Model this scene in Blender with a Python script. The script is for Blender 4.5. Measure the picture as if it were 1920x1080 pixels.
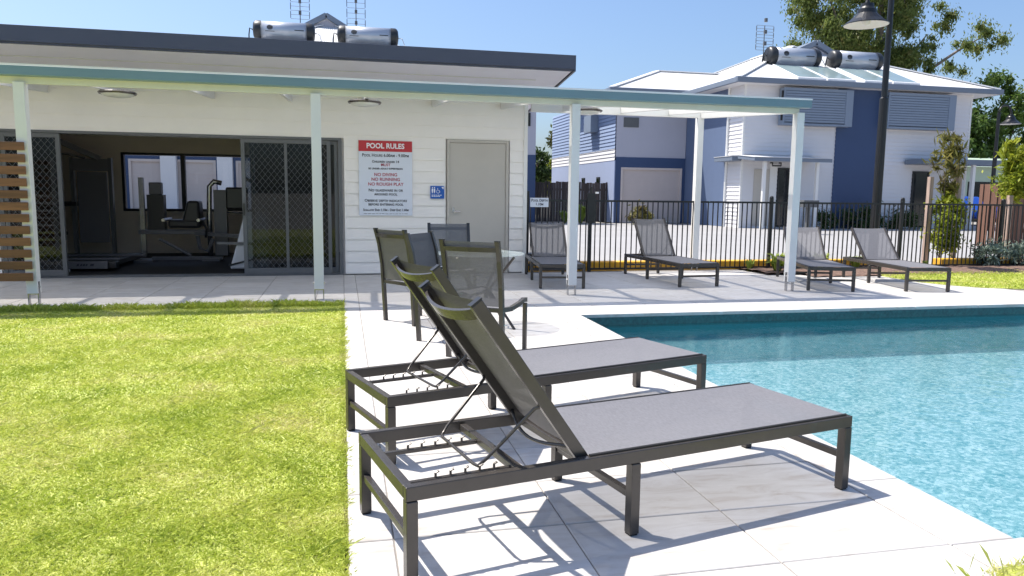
import bpy, math, random
import numpy as np
from mathutils import Vector, Matrix
R = math.radians
rng = random.Random(7)
nr = np.random.default_rng(11)
for o in list(bpy.data.objects):
    bpy.data.objects.remove(o, do_unlink=True)
sc = bpy.context.scene
COL = sc.collection

# ------------------------------------------------------------------ camera
cam_d = bpy.data.cameras.new('camera')
cam = bpy.data.objects.new('camera', cam_d)
COL.objects.link(cam)
right = Vector((0.97562181, -0.2191375, 0.01186772))
up = Vector((0.01568327, 0.12355826, 0.99221338))
fwd = Vector((0.21889752, 0.96783889, -0.12398293))
m = Matrix((right, up, -fwd)).transposed().to_4x4()
m.translation = (0, 0, 1.28)
cam.matrix_world = m
cam_d.sensor_width = 36
cam_d.lens = 26.32
cam_d.clip_end = 3000
sc.camera = cam

# ------------------------------------------------------------------ light
SUN = Vector((-0.43, 0.315, 1.0)).normalized()       # towards the sun
ELEV = math.asin(SUN.z)
AZ = math.atan2(SUN.x, SUN.y)                          # clockwise from +Y
w = bpy.data.worlds.new('World')
sc.world = w
w.use_nodes = True
wn = w.node_tree
sky = wn.nodes.new('ShaderNodeTexSky')
sky.sky_type = 'NISHITA'
sky.sun_disc = False
sky.sun_elevation = ELEV
sky.sun_rotation = AZ
sky.air_density = 1.0
sky.dust_density = 2.5
sky.ozone_density = 7.0
wn.nodes['Background'].inputs['Strength'].default_value = 0.102
wn.links.new(sky.outputs[0], wn.nodes['Background'].inputs['Color'])
sd = bpy.data.lights.new('sun', 'SUN')
sd.energy = 3.8
sd.angle = R(0.55)
sd.color = (1.0, 0.94, 0.85)
sun = bpy.data.objects.new('sun', sd)
COL.objects.link(sun)
sun.rotation_euler = (-SUN).to_track_quat('-Z', 'Y').to_euler()
sun.location = (-10, 12, 30)
sc.view_settings.view_transform = 'Standard'
sc.view_settings.look = 'None'
sc.view_settings.exposure = 0.95
sc.view_settings.gamma = 1.0
sc.render.engine = 'CYCLES'
sc.cycles.max_bounces = 8
sc.cycles.transparent_max_bounces = 24
sc.cycles.sample_clamp_indirect = 6

# ------------------------------------------------------------------ materials
MATS = {}
def nodes(name):
    mt = bpy.data.materials.new(name)
    mt.use_nodes = True
    nt = mt.node_tree
    return mt, nt, nt.nodes['Principled BSDF']

def mat(name, col, rough=0.6, metal=0.0, var=0.12, scale=3.0, bump=0.0, bscale=60.0, spec=0.5, col2=None, rand=0.0, stretch=(1, 1, 1)):
    """plain procedural material: noise-varied colour, optional bump, optional per-object variation"""
    mt, nt, b = nodes(name)
    L = nt.links.new
    tc = nt.nodes.new('ShaderNodeTexCoord')
    mp = nt.nodes.new('ShaderNodeMapping')
    mp.inputs['Scale'].default_value = stretch
    L(tc.outputs['Object'], mp.inputs[0])
    nz = nt.nodes.new('ShaderNodeTexNoise')
    nz.inputs['Scale'].default_value = scale
    nz.inputs['Detail'].default_value = 6
    nz.inputs['Roughness'].default_value = 0.65
    L(mp.outputs[0], nz.inputs[0])
    rp = nt.nodes.new('ShaderNodeValToRGB')
    c = Vector(col[:3])
    c2 = Vector(col2) if col2 else c * (1 + var)
    c1 = c * (1 - var)
    rp.color_ramp.elements[0].position = 0.3
    rp.color_ramp.elements[1].position = 0.7
    rp.color_ramp.elements[0].color = (*c1, 1)
    rp.color_ramp.elements[1].color = (*[min(1, x) for x in c2], 1)
    L(nz.outputs[0], rp.inputs[0])
    out = rp.outputs[0]
    if rand:
        oi = nt.nodes.new('ShaderNodeObjectInfo')
        mr = nt.nodes.new('ShaderNodeMapRange')
        mr.inputs[3].default_value = 1 - rand
        mr.inputs[4].default_value = 1 + rand
        L(oi.outputs['Random'], mr.inputs[0])
        mx = nt.nodes.new('ShaderNodeMix')
        mx.data_type = 'RGBA'
        mx.blend_type = 'MULTIPLY'
        mx.inputs[0].default_value = 1
        L(out, mx.inputs[6])
        L(mr.outputs[0], mx.inputs[7])
        out = mx.outputs[2]
    L(out, b.inputs['Base Color'])
    b.inputs['Roughness'].default_value = rough
    b.inputs['Metallic'].default_value = metal
    b.inputs['Specular IOR Level'].default_value = spec
    if bump:
        n2 = nt.nodes.new('ShaderNodeTexNoise')
        n2.inputs['Scale'].default_value = bscale
        n2.inputs['Detail'].default_value = 4
        L(mp.outputs[0], n2.inputs[0])
        bp = nt.nodes.new('ShaderNodeBump')
        bp.inputs['Strength'].default_value = bump
        bp.inputs['Distance'].default_value = 0.01
        L(n2.outputs[0], bp.inputs['Height'])
        L(bp.outputs[0], b.inputs['Normal'])
    MATS[name] = mt
    return mt

M = MATS
mat('white_paint', (.78, .77, .74), .45, var=.03, scale=2)
mat('wall_paint', (.88, .84, .79), .55, var=.035, scale=1.2, bump=.06, bscale=40)
mat('cream_door', (.50, .465, .41), .4, var=.03)
mat('soffit', (.90, .87, .97), .6, var=.02)
mat('slate_fascia', (.085, .093, .125), .4, var=.06, scale=1.5)
mat('teal_gutter', (.17, .27, .31), .35, var=.06, scale=1)
mat('cream_beam', (.72, .71, .61), .45, var=.04)
mat('grey_frame', (.11, .115, .12), .4, var=.05)
mat('bronze', (.068, .060, .054),   .27, metal=.3, var=.12, scale=9, spec=.6)
mat('bronze_dull', (.035, .032, .03), .4, var=.12, scale=9)
mat('black_metal', (.012, .012, .013), .35, var=.1)
mat('navy_paint', (.036, .068, .155), .6, var=.04, scale=.8)
mat('side_blue', (.12, .165, .27), .6, var=.03)
mat('pale_blue_paint', (.34, .40, .56), .6, var=.03)
mat('grey_render', (.46, .46, .52), .65, var=.03, scale=.7, bump=.08)
mat('white_board', (.72, .71, .72), .55, var=.03, scale=.6)
mat('blue_board', (.26, .33, .48), .6, var=.03)
mat('grey_louvre', (.21, .26, .335), .5, var=.04)
mat('roller', (.60, .52, .48), .5, var=.03)
mat('dark_glass', (.015, .018, .02), .06, var=.02, spec=.6)
mat('roof_grey', (.17, .205, .26), .45, var=.04)
mat('zinc_white', (.80, .80, .80), .4, var=.04, scale=2)
mat('tank_silver', (.50, .53, .58), .28, metal=.35, var=.03)
mat('tank_cap', (.025, .027, .03), .4, var=.05)
mat('collector', (.24, .32, .33), .12, var=.1, scale=1, spec=.7)
mat('steel', (.45, .45, .46), .25, metal=.9, var=.05)
mat('timber_slat', (.20, .085, .035), .5, var=.35, scale=3, stretch=(.6, 8, 8), rand=.15)
mat('paling', (.17, .085, .055), .75, var=.35, scale=4, stretch=(6, 6, .5), rand=.25)
mat('paling_dark', (.06, .045, .04), .8, var=.4, scale=4, stretch=(6, 6, .5), rand=.3)
mat('stake', (.42, .31, .25), .8, var=.3, scale=5, stretch=(6, 6, .6))
mat('bark', (.20, .16, .13), .85, var=.4, scale=3, bump=.5, bscale=12)
mat('sign_white', (.70, .74, .82), .35, var=.02)
mat('sign_red', (.50, .02, .03), .4, var=.03)
mat('sign_blue', (.01, .10, .42), .4, var=.03)
mat('ink', (.015, .017, .03), .5, var=.02)
mat('ink_white', (.85, .85, .87), .4, var=.01)
mat('ink_red', (.42, .02, .05), .5, var=.02)
mat('yellow_paint', (.75, .40, .03), .55, var=.2, scale=4)
mat('mulch', (.16, .10, .075), .95, var=.5, scale=22, bump=.9, bscale=50)
mat('gym_wall', (.70, .63, .54), .7, var=.04)
mat('rubber', (.012, .012, .013), .75, var=.3, scale=40)
mat('vinyl', (.02, .02, .021), .35, var=.1)
mat('machine_grey', (.13, .13, .14), .35, var=.05)
mat('machine_white', (.62, .63, .66), .3, var=.03)
mat('car_blue', (.01, .06, .35), .2, var=.03, spec=.7)
mat('pale_green', (.42, .52, .42), .6, var=.03)
mat('lamp_white', (.75, .74, .70), .4, var=.02)
mat('mortar', (.27, .25, .23), .9, var=.1, scale=20)
mat('concrete', (.33, .325, .325), .85, var=.07, scale=.5, bump=.2, bscale=30)
mat('ground', (.30, .28, .25), .9, var=.15, scale=.4, bump=.2, bscale=20)
mat('lawn_soil', (.40, .43, .12), .95, var=.4, scale=9, bump=.6, bscale=60)
mat('silver_leaf', (.23, .29, .22), .6, var=.25, scale=6)

def tile_mat():
    mt, nt, b = nodes('travertine')
    L = nt.links.new
    tc = nt.nodes.new('ShaderNodeTexCoord')
    oi = nt.nodes.new('ShaderNodeObjectInfo')
    mp = nt.nodes.new('ShaderNodeMapping')
    mp.inputs['Scale'].default_value = (1.2, 4.5, 1)
    add = nt.nodes.new('ShaderNodeVectorMath')
    add.operation = 'MULTIPLY_ADD'
    add.inputs[1].default_value = (1, 1, 1)
    cmb = nt.nodes.new('ShaderNodeCombineXYZ')
    ml = nt.nodes.new('ShaderNodeMath')
    ml.operation = 'MULTIPLY'
    ml.inputs[1].default_value = 57
    L(oi.outputs['Random'], ml.inputs[0])
    L(ml.outputs[0], cmb.inputs[0])
    L(ml.outputs[0], cmb.inputs[1])
    L(tc.outputs['Object'], add.inputs[0])
    L(cmb.outputs[0], add.inputs[2])
    L(add.outputs[0], mp.inputs[0])
    n1 = nt.nodes.new('ShaderNodeTexNoise')
    n1.inputs['Scale'].default_value = 3.2
    n1.inputs['Detail'].default_value = 9
    n1.inputs['Roughness'].default_value = .68
    n1.inputs['Distortion'].default_value = .8
    L(mp.outputs[0], n1.inputs[0])
    rp = nt.nodes.new('ShaderNodeValToRGB')
    e = rp.color_ramp.elements
    e[0].position = .28; e[0].color = (.42, .375, .335, 1)
    e[1].position = .72; e[1].color = (.60, .585, .57, 1)
    k = rp.color_ramp.elements.new(.48); k.color = (.53, .51, .488, 1)
    L(n1.outputs[0], rp.inputs[0])
    mr = nt.nodes.new('ShaderNodeMapRange')
    mr.inputs[3].default_value = .90
    mr.inputs[4].default_value = 1.06
    L(oi.outputs['Random'], mr.inputs[0])
    mx = nt.nodes.new('ShaderNodeMix')
    mx.data_type = 'RGBA'; mx.blend_type = 'MULTIPLY'
    mx.inputs[0].default_value = 1
    L(rp.outputs[0], mx.inputs[6])
    L(mr.outputs[0], mx.inputs[7])
    L(mx.outputs[2], b.inputs['Base Color'])
    b.inputs['Roughness'].default_value = .55
    bp = nt.nodes.new('ShaderNodeBump')
    bp.inputs['Strength'].default_value = .12
    bp.inputs['Distance'].default_value = .004
    L(n1.outputs[0], bp.inputs['Height'])
    L(bp.outputs[0], b.inputs['Normal'])
    M['travertine'] = mt
tile_mat()

def sling_mat(name, col, alpha, weave=False):
    """woven mesh fabric: fine weave, a little see-through"""
    mt, nt, b = nodes(name)
    L = nt.links.new
    tc = nt.nodes.new('ShaderNodeTexCoord')
    outs = []
    for ax, sc_ in (('X', 330), ('Y', 330)):
        wv = nt.nodes.new('ShaderNodeTexWave')
        wv.bands_direction = ax
        wv.inputs['Scale'].default_value = sc_ / 6.28
        wv.inputs['Distortion'].default_value = .4
        L(tc.outputs['Object'], wv.inputs[0])
        outs.append(wv.outputs['Fac'])
    mn = nt.nodes.new('ShaderNodeMath'); mn.operation = 'MAXIMUM'
    L(outs[0], mn.inputs[0]); L(outs[1], mn.inputs[1])
    nz = nt.nodes.new('ShaderNodeTexNoise')
    nz.inputs['Scale'].default_value = 160
    nz.inputs['Detail'].default_value = 4
    mp = nt.nodes.new('ShaderNodeMapping')
    mp.inputs['Scale'].default_value = (1, .25, 1)
    L(tc.outputs['Object'], mp.inputs[0]); L(mp.outputs[0], nz.inputs[0])
    rp = nt.nodes.new('ShaderNodeValToRGB')
    c = Vector(col)
    rp.color_ramp.elements[0].position = .3; rp.color_ramp.elements[0].color = (*(c * .86), 1)
    rp.color_ramp.elements[1].position = .7; rp.color_ramp.elements[1].color = (*(c * 1.14), 1)
    L(nz.outputs[0], rp.inputs[0])
    L(rp.outputs[0], b.inputs['Base Color'])
    b.inputs['Roughness'].default_value = .6
    if not weave:
        b.inputs['Alpha'].default_value = alpha
    else:                       # woven mesh: the holes close up when looked at along the cloth
        lw_ = nt.nodes.new('ShaderNodeLayerWeight'); lw_.inputs['Blend'].default_value = .5
        ra = nt.nodes.new('ShaderNodeMapRange'); ra.inputs[1].default_value = .08; ra.inputs[2].default_value = .42
        ra.inputs[3].default_value = alpha - .40; ra.inputs[4].default_value = .985
        L(lw_.outputs['Facing'], ra.inputs[0]); L(ra.outputs[0], b.inputs['Alpha'])
    bp = nt.nodes.new('ShaderNodeBump')
    bp.inputs['Strength'].default_value = .25; bp.inputs['Distance'].default_value = .002
    L(mn.outputs[0], bp.inputs['Height']); L(bp.outputs[0], b.inputs['Normal'])
    M[name] = mt
sling_mat('sling_grey', (.16, .158, .17), .95, True)
sling_mat('sling_brown', (.118, .110, .108), .97)
sling_mat('sling_sheer', (.15, .145, .148), .86)

def leaf_mat(name, cols, trans=.35, rough=.5):
    mt, nt, b = nodes(name)
    L = nt.links.new
    ge = nt.nodes.new('ShaderNodeNewGeometry')
    rp = nt.nodes.new('ShaderNodeValToRGB')
    while len(rp.color_ramp.elements) < len(cols):
        rp.color_ramp.elements.new(.5)
    for i, c in enumerate(cols):
        rp.color_ramp.elements[i].position = i / (len(cols) - 1)
        rp.color_ramp.elements[i].color = (*c, 1)
    tc = nt.nodes.new('ShaderNodeTexCoord')
    nz = nt.nodes.new('ShaderNodeTexNoise')
    nz.inputs['Scale'].default_value = 1.6
    nz.inputs['Detail'].default_value = 5
    L(tc.outputs['Object'], nz.inputs[0])
    m1 = nt.nodes.new('ShaderNodeMath'); m1.operation = 'MULTIPLY_ADD'
    m1.inputs[1].default_value = 2.0; m1.inputs[2].default_value = -.75
    L(nz.outputs[0], m1.inputs[0])
    m2 = nt.nodes.new('ShaderNodeMath'); m2.operation = 'MULTIPLY_ADD'
    m2.inputs[1].default_value = .5
    L(ge.outputs['Random Per Island'], m2.inputs[0]); L(m1.outputs[0], m2.inputs[2])
    L(m2.outputs[0], rp.inputs[0])
    L(rp.outputs[0], b.inputs['Base Color'])
    b.inputs['Roughness'].default_value = rough
    b.inputs['Specular IOR Level'].default_value = .35
    tr = nt.nodes.new('ShaderNodeBsdfTranslucent')
    L(rp.outputs[0], tr.inputs[0])
    ms = nt.nodes.new('ShaderNodeMixShader')
    ms.inputs[0].default_value = trans
    L(b.outputs[0], ms.inputs[1]); L(tr.outputs[0], ms.inputs[2])
    L(ms.outputs[0], nt.nodes['Material Output'].inputs[0])
    M[name] = mt
leaf_mat('grass_blade', [(.33, .42, .05), (.46, .54, .08), (.58, .62, .14), (.67, .62, .28)], .3)
leaf_mat('gum_leaf', [(.065, .095, .028), (.13, .18, .045), (.21, .26, .07), (.32, .29, .10)], .55)
leaf_mat('dark_leaf', [(.03, .055, .018), (.055, .095, .026), (.085, .14, .035)], .35)
leaf_mat('mid_leaf', [(.05, .095, .02), (.10, .17, .03), (.17, .24, .05)], .35)
leaf_mat('lime_leaf', [(.16, .22, .02), (.30, .35, .03), (.46, .44, .05)], .45)
leaf_mat('bronze_leaf', [(.12, .085, .045), (.16, .14, .05), (.20, .20, .05), (.32, .27, .05)], .45)
leaf_mat('olive_leaf', [(.06, .07, .02), (.11, .12, .03), (.19, .15, .05)], .3)
leaf_mat('blue_leaf', [(.18, .24, .18), (.30, .38, .30), (.45, .50, .40)], .35)
leaf_mat('strap_leaf', [(.16, .22, .03), (.28, .36, .06), (.45, .46, .13)], .4)

def water_mat():
    mt, nt, b = nodes('pool_water')
    L = nt.links.new
    nt.nodes.remove(b)
    tc = nt.nodes.new('ShaderNodeTexCoord')
    n1 = nt.nodes.new('ShaderNodeTexNoise'); n1.inputs['Scale'].default_value = 11; n1.inputs['Detail'].default_value = 3; n1.inputs['Distortion'].default_value = .6
    n2 = nt.nodes.new('ShaderNodeTexNoise'); n2.inputs['Scale'].default_value = 2.0; n2.inputs['Detail'].default_value = 2
    L(tc.outputs['Object'], n1.inputs[0]); L(tc.outputs['Object'], n2.inputs[0])
    ad = nt.nodes.new('ShaderNodeMath'); ad.operation = 'MULTIPLY_ADD'; ad.inputs[1].default_value = 2.2
    L(n2.outputs[0], ad.inputs[0]); L(n1.outputs[0], ad.inputs[2])
    bp = nt.nodes.new('ShaderNodeBump'); bp.inputs['Strength'].default_value = .5; bp.inputs['Distance'].default_value = .022
    L(ad.outputs[0], bp.inputs['Height'])
    b2 = nt.nodes.new('ShaderNodeBump'); b2.inputs['Strength'].default_value = .5; b2.inputs['Distance'].default_value = .006
    L(ad.outputs[0], b2.inputs['Height'])
    fr = nt.nodes.new('ShaderNodeFresnel'); fr.inputs[0].default_value = 1.26
    L(b2.outputs[0], fr.inputs['Normal'])
    tp = nt.nodes.new('ShaderNodeBsdfTransparent'); tp.inputs[0].default_value = (.73, .935, .955, 1)
    rf = nt.nodes.new('ShaderNodeBsdfRefraction'); rf.inputs['Color'].default_value = (.60, .91, .93, 1); rf.inputs['IOR'].default_value = 1.1; rf.inputs['Roughness'].default_value = 0
    L(bp.outputs[0], rf.inputs['Normal'])
    m0 = nt.nodes.new('ShaderNodeMixShader'); m0.inputs[0].default_value = .45
    L(tp.outputs[0], m0.inputs[1]); L(rf.outputs[0], m0.inputs[2])
    gl = nt.nodes.new('ShaderNodeBsdfGlossy'); gl.inputs['Color'].default_value = (.32, .44, .48, 1); gl.inputs['Roughness'].default_value = .02
    L(b2.outputs[0], gl.inputs['Normal'])
    ms = nt.nodes.new('ShaderNodeMixShader')
    L(fr.outputs[0], ms.inputs[0]); L(m0.outputs[0], ms.inputs[1]); L(gl.outputs[0], ms.inputs[2])
    L(ms.outputs[0], nt.nodes['Material Output'].inputs[0])
    M['pool_water'] = mt
water_mat()

def opal_mat():
    mt, nt, b = nodes('opal_sheet')
    L = nt.links.new
    nt.nodes.remove(b)
    tp = nt.nodes.new('ShaderNodeBsdfTransparent'); tp.inputs[0].default_value = (.97, .97, .97, 1)
    tr = nt.nodes.new('ShaderNodeBsdfTranslucent'); tr.inputs[0].default_value = (.93, .93, .91, 1)
    ms = nt.nodes.new('ShaderNodeMixShader'); ms.inputs[0].default_value = .38
    L(tp.outputs[0], ms.inputs[1]); L(tr.outputs[0], ms.inputs[2]); L(ms.outputs[0], nt.nodes['Material Output'].inputs[0])
    M['opal_sheet'] = mt
opal_mat()

def glass_mat():
    mt, nt, b = nodes('pane_glass')
    L = nt.links.new
    nt.nodes.remove(b)
    fr = nt.nodes.new('ShaderNodeFresnel'); fr.inputs[0].default_value = 1.4
    tp = nt.nodes.new('ShaderNodeBsdfTransparent'); tp.inputs[0].default_value = (.5, .54, .56, 1)
    gl = nt.nodes.new('ShaderNodeBsdfGlossy'); gl.inputs['Roughness'].default_value = .01
    ms = nt.nodes.new('ShaderNodeMixShader')
    L(fr.outputs[0], ms.inputs[0]); L(tp.outputs[0], ms.inputs[1]); L(gl.outputs[0], ms.inputs[2])
    L(ms.outputs[0], nt.nodes['Material Output'].inputs[0])
    M['pane_glass'] = mt
    c2 = mt.copy(); c2.name = 'clear_glass'
    [n for n in c2.node_tree.nodes if n.type == 'BSDF_TRANSPARENT'][0].inputs[0].default_value = (.92, .93, .93, 1)
    M['clear_glass'] = c2
    mt, nt, b = nodes('table_glass')
    b.inputs['Base Color'].default_value = (.62, .74, .73, 1)
    b.inputs['Roughness'].default_value = .12
    b.inputs['Alpha'].default_value = .22
    M['table_glass'] = mt
glass_mat()

def pebble_sparkle_mat():  # aqua pebble mottle, its pale flecks painted in for sunlit ripple sparkle
    mt, nt, b = nodes('pebble_painted_sparkle')
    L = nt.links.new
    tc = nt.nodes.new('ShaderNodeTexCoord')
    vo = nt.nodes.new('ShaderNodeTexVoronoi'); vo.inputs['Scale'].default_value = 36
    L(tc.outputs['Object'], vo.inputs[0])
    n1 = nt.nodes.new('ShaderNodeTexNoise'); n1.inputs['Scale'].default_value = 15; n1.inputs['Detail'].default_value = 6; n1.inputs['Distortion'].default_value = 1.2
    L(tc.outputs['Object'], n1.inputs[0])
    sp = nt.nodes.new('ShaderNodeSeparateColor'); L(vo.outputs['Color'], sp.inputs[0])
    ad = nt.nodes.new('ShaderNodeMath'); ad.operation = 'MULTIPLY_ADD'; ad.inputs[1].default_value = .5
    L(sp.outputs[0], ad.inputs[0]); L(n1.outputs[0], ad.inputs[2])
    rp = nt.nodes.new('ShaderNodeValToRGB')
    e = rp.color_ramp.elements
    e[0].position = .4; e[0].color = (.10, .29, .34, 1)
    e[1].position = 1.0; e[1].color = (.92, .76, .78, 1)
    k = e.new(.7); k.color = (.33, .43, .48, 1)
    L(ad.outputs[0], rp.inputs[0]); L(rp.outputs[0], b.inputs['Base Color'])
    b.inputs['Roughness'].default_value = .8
    M['pebble_painted_sparkle'] = mt
pebble_sparkle_mat()
mat('mosaic_teal', (.02, .10, .11), .3, var=.45, scale=30)
mat('shade_aqua', (.02, .27, .33), .35, var=.2, scale=24)

def roof_mat():
    """corrugated sheet: fine ribs running down the slope (object Y)"""
    mt, nt, b = nodes('corrugated')
    L = nt.links.new
    tc = nt.nodes.new('ShaderNodeTexCoord')
    wv = nt.nodes.new('ShaderNodeTexWave'); wv.bands_direction = 'X'; wv.inputs['Scale'].default_value = 3.5
    L(tc.outputs['Object'], wv.inputs[0])
    bp = nt.nodes.new('ShaderNodeBump'); bp.inputs['Strength'].default_value = .6; bp.inputs['Distance'].default_value = .03
    L(wv.outputs['Fac'], bp.inputs['Height']); L(bp.outputs[0], b.inputs['Normal'])
    nz = nt.nodes.new('ShaderNodeTexNoise'); nz.inputs['Scale'].default_value = .8; nz.inputs['Detail'].default_value = 5
    L(tc.outputs['Object'], nz.inputs[0])
    rp = nt.nodes.new('ShaderNodeValToRGB')
    rp.color_ramp.elements[0].color = (.60, .61, .62, 1); rp.color_ramp.elements[1].color = (.74, .74, .73, 1)
    L(nz.outputs[0], rp.inputs[0]); L(rp.outputs[0], b.inputs['Base Color'])
    b.inputs['Roughness'].default_value = .45
    M['corrugated'] = mt
roof_mat()

# ------------------------------------------------------------------ mesh helpers
class MB:
    def __init__(s):
        s.v = []; s.f = []
    def quad(s, *p):
        n = len(s.v); s.v += [tuple(q) for q in p]; s.f.append(tuple(range(n, n + len(p)))); return s
    def hexa(s, c):
        """8 corners: bottom ring 0-3, top ring 4-7"""
        n = len(s.v); s.v += [tuple(q) for q in c]
        for f in ((3, 2, 1, 0), (4, 5, 6, 7), (0, 1, 5, 4), (1, 2, 6, 5), (2, 3, 7, 6), (3, 0, 4, 7)):
            s.f.append(tuple(n + i for i in f))
        return s
    def box(s, x0, x1, y0, y1, z0, z1):
        return s.hexa([(x0, y0, z0), (x1, y0, z0), (x1, y1, z0), (x0, y1, z0), (x0, y0, z1), (x1, y0, z1), (x1, y1, z1), (x0, y1, z1)])
    def bar(s, a, b, wd, ht, upv=(0, 0, 1)):
        a = Vector(a); b = Vector(b); d = (b - a).normalized()
        u_ = Vector(upv); sd_ = d.cross(u_)
        if sd_.length < 1e-4: sd_ = d.cross(Vector((0, 1, 0)))
        sd_.normalize(); u_ = sd_.cross(d).normalized()
        c = []
        for p in (a, b):
            for i, j in ((-1, -1), (1, -1), (1, 1), (-1, 1)):
                c.append(p + sd_ * (i * wd / 2) + u_ * (j * ht / 2))
        return s.hexa([c[0], c[1], c[5], c[4], c[3], c[2], c[6], c[7]])
    def tube(s, pts, r, n=8, caps=True):
        pts = [Vector(p) for p in pts]
        rr = r if isinstance(r, (list, tuple)) else [r] * len(pts)
        base = len(s.v); prev = None
        for i, p in enumerate(pts):
            d = (pts[min(i + 1, len(pts) - 1)] - pts[max(i - 1, 0)]).normalized()
            ref = prev if prev is not None else (Vector((0, 0, 1)) if abs(d.z) < .9 else Vector((1, 0, 0)))
            a = (ref - d * ref.dot(d))
            if a.length < 1e-5: a = d.orthogonal()
            a.normalize(); prev = a; b = d.cross(a)
            for k in range(n):
                t = 2 * math.pi * k / n
                s.v.append(tuple(p + (a * math.cos(t) + b * math.sin(t)) * rr[i]))
        for i in range(len(pts) - 1):
            for k in range(n):
                a0 = base + i * n + k; a1 = base + i * n + (k + 1) % n
                s.f.append((a0, a1, a1 + n, a0 + n))
        if caps:
            s.f.append(tuple(base + k for k in reversed(range(n))))
            s.f.append(tuple(base + (len(pts) - 1) * n + k for k in range(n)))
        return s
    def lathe(s, prof, n=24, c=(0, 0, 0), axis='z'):
        base = len(s.v)
        for r, h in prof:
            for k in range(n):
                t = 2 * math.pi * k / n
                p = (r * math.cos(t), r * math.sin(t), h) if axis == 'z' else (h, r * math.cos(t), r * math.sin(t))
                s.v.append((c[0] + p[0], c[1] + p[1], c[2] + p[2]))
        for i in range(len(prof) - 1):
            for k in range(n):
                a0 = base + i * n + k; a1 = base + i * n + (k + 1) % n
                s.f.append((a0, a1, a1 + n, a0 + n))
        return s
    def prism(s, poly, y0, y1, axis='y'):
        """2D polygon (a,b) extruded: axis y -> (a,y,b); axis x -> (x,a,b); axis z -> (a,b,z)"""
        mk = {'y': lambda p, t: (p[0], t, p[1]), 'x': lambda p, t: (t, p[0], p[1]), 'z': lambda p, t: (p[0], p[1], t)}[axis]
        n = len(s.v); k = len(poly)
        s.v += [mk(p, y0) for p in poly] + [mk(p, y1) for p in poly]
        s.f.append(tuple(n + i for i in range(k))); s.f.append(tuple(n + k + i for i in reversed(range(k))))
        for i in range(k):
            j = (i + 1) % k
            s.f.append((n + i, n + k + i, n + k + j, n + j))
        return s
    def mesh(s, name, mt, smooth=False):
        me = bpy.data.meshes.new(name)
        me.from_pydata(s.v, [], s.f)
        me.materials.append(M[mt] if isinstance(mt, str) else mt)
        if smooth:
            me.polygons.foreach_set('use_smooth', [True] * len(me.polygons))
        import bmesh
        bm = bmesh.new(); bm.from_mesh(me); bmesh.ops.recalc_face_normals(bm, faces=bm.faces); bm.to_mesh(me); bm.free()
        return me
    def build(s, name, mt, parent=None, bevel=0, smooth=False, loc=None):
        me = s.mesh(name, mt, smooth)
        o = bpy.data.objects.new(name, me); COL.objects.link(o)
        if parent: o.parent = parent
        if loc: o.location = loc
        if bevel:
            b = o.modifiers.new('bevel', 'BEVEL'); b.width = bevel; b.segments = 2; b.limit_method = 'ANGLE'; b.harden_normals = False
        return o

def inst(name, me, parent, loc=(0, 0, 0), rot=None, scale=None):
    o = bpy.data.objects.new(name, me); COL.objects.link(o)
    o.parent = parent; o.location = loc
    if rot: o.rotation_euler = rot
    if scale: o.scale = scale
    return o
def tag(o, label, cat, group=None):
    o['label'] = label; o['category'] = cat
    if group: o['group'] = group
    return o
def thing(name, label, cat, loc=(0, 0, 0), rz=0, group=None):
    o = bpy.data.objects.new(name, None); COL.objects.link(o)
    o.empty_display_size = .2
    o.location = loc; o.rotation_euler = (0, 0, rz)
    return tag(o, label, cat, group)
def structure(o):
    o['kind'] = 'structure'; return o
def raw_mesh(name, verts, faces_n, mt, smooth=False):
    """fast path: verts (N,k,3) array of N separate k-gons"""
    N, k, _ = verts.shape
    me = bpy.data.meshes.new(name)
    me.vertices.add(N * k); me.vertices.foreach_set('co', verts.astype(np.float32).ravel())
    me.loops.add(N * k); me.loops.foreach_set('vertex_index', np.arange(N * k, dtype=np.int32))
    me.polygons.add(N)
    me.polygons.foreach_set('loop_start', np.arange(0, N * k, k, dtype=np.int32))
    me.polygons.foreach_set('loop_total', np.full(N, k, dtype=np.int32))
    me.materials.append(M[mt]); me.update(calc_edges=True)
    return me
def link(name, me, parent=None):
    o = bpy.data.objects.new(name, me); COL.objects.link(o)
    if parent: o.parent = parent
    return o

def text(body, size, mt, parent, loc, rot=(R(90), 0, 0), bold=0.0, small=False, name='lettering', align='CENTER', xs=1.0):
    c = bpy.data.curves.new(name, 'FONT')
    c.body = body; c.size = size; c.align_x = align; c.align_y = 'CENTER'; c.offset = bold; c.extrude = .0008; c.resolution_u = 3
    if small:
        c.small_caps_scale = .78
        for i, f in enumerate(c.body_format): f.use_small_caps = True
    o = bpy.data.objects.new(name, c); COL.objects.link(o)
    dg = bpy.context.evaluated_depsgraph_get(); dg.update()
    me = bpy.data.meshes.new_from_object(o.evaluated_get(dg))
    bpy.data.objects.remove(o, do_unlink=True)
    me.materials.clear(); me.materials.append(M[mt])
    k = inst(name, me, parent, loc, rot); k.scale = (xs, 1, 1); k['kind'] = 'stuff'
    return k

# ------------------------------------------------------------------ the setting
PX0, PX1, PY0, PY1 = 2.47, 16.0, 2.23, 7.63       # pool
b = MB()
G = 600
o8 = [(-G, -G), (G, -G), (G, G), (-G, G)]
i8 = [(PX0 - .1, PY0 - .1), (PX1 + .1, PY0 - .1), (PX1 + .1, PY1 + .1), (PX0 - .1, PY1 + .1)]
for i in range(4):
    j = (i + 1) % 4
    b.quad((*o8[i], -.06), (*o8[j], -.06), (*i8[j], -.06), (*i8[i], -.06))
structure(b.build('ground', 'ground'))
b = MB(); b.box(-60, 70, 12.42, 33.3, -.05, -.004)
structure(b.build('road', 'concrete'))

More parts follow.
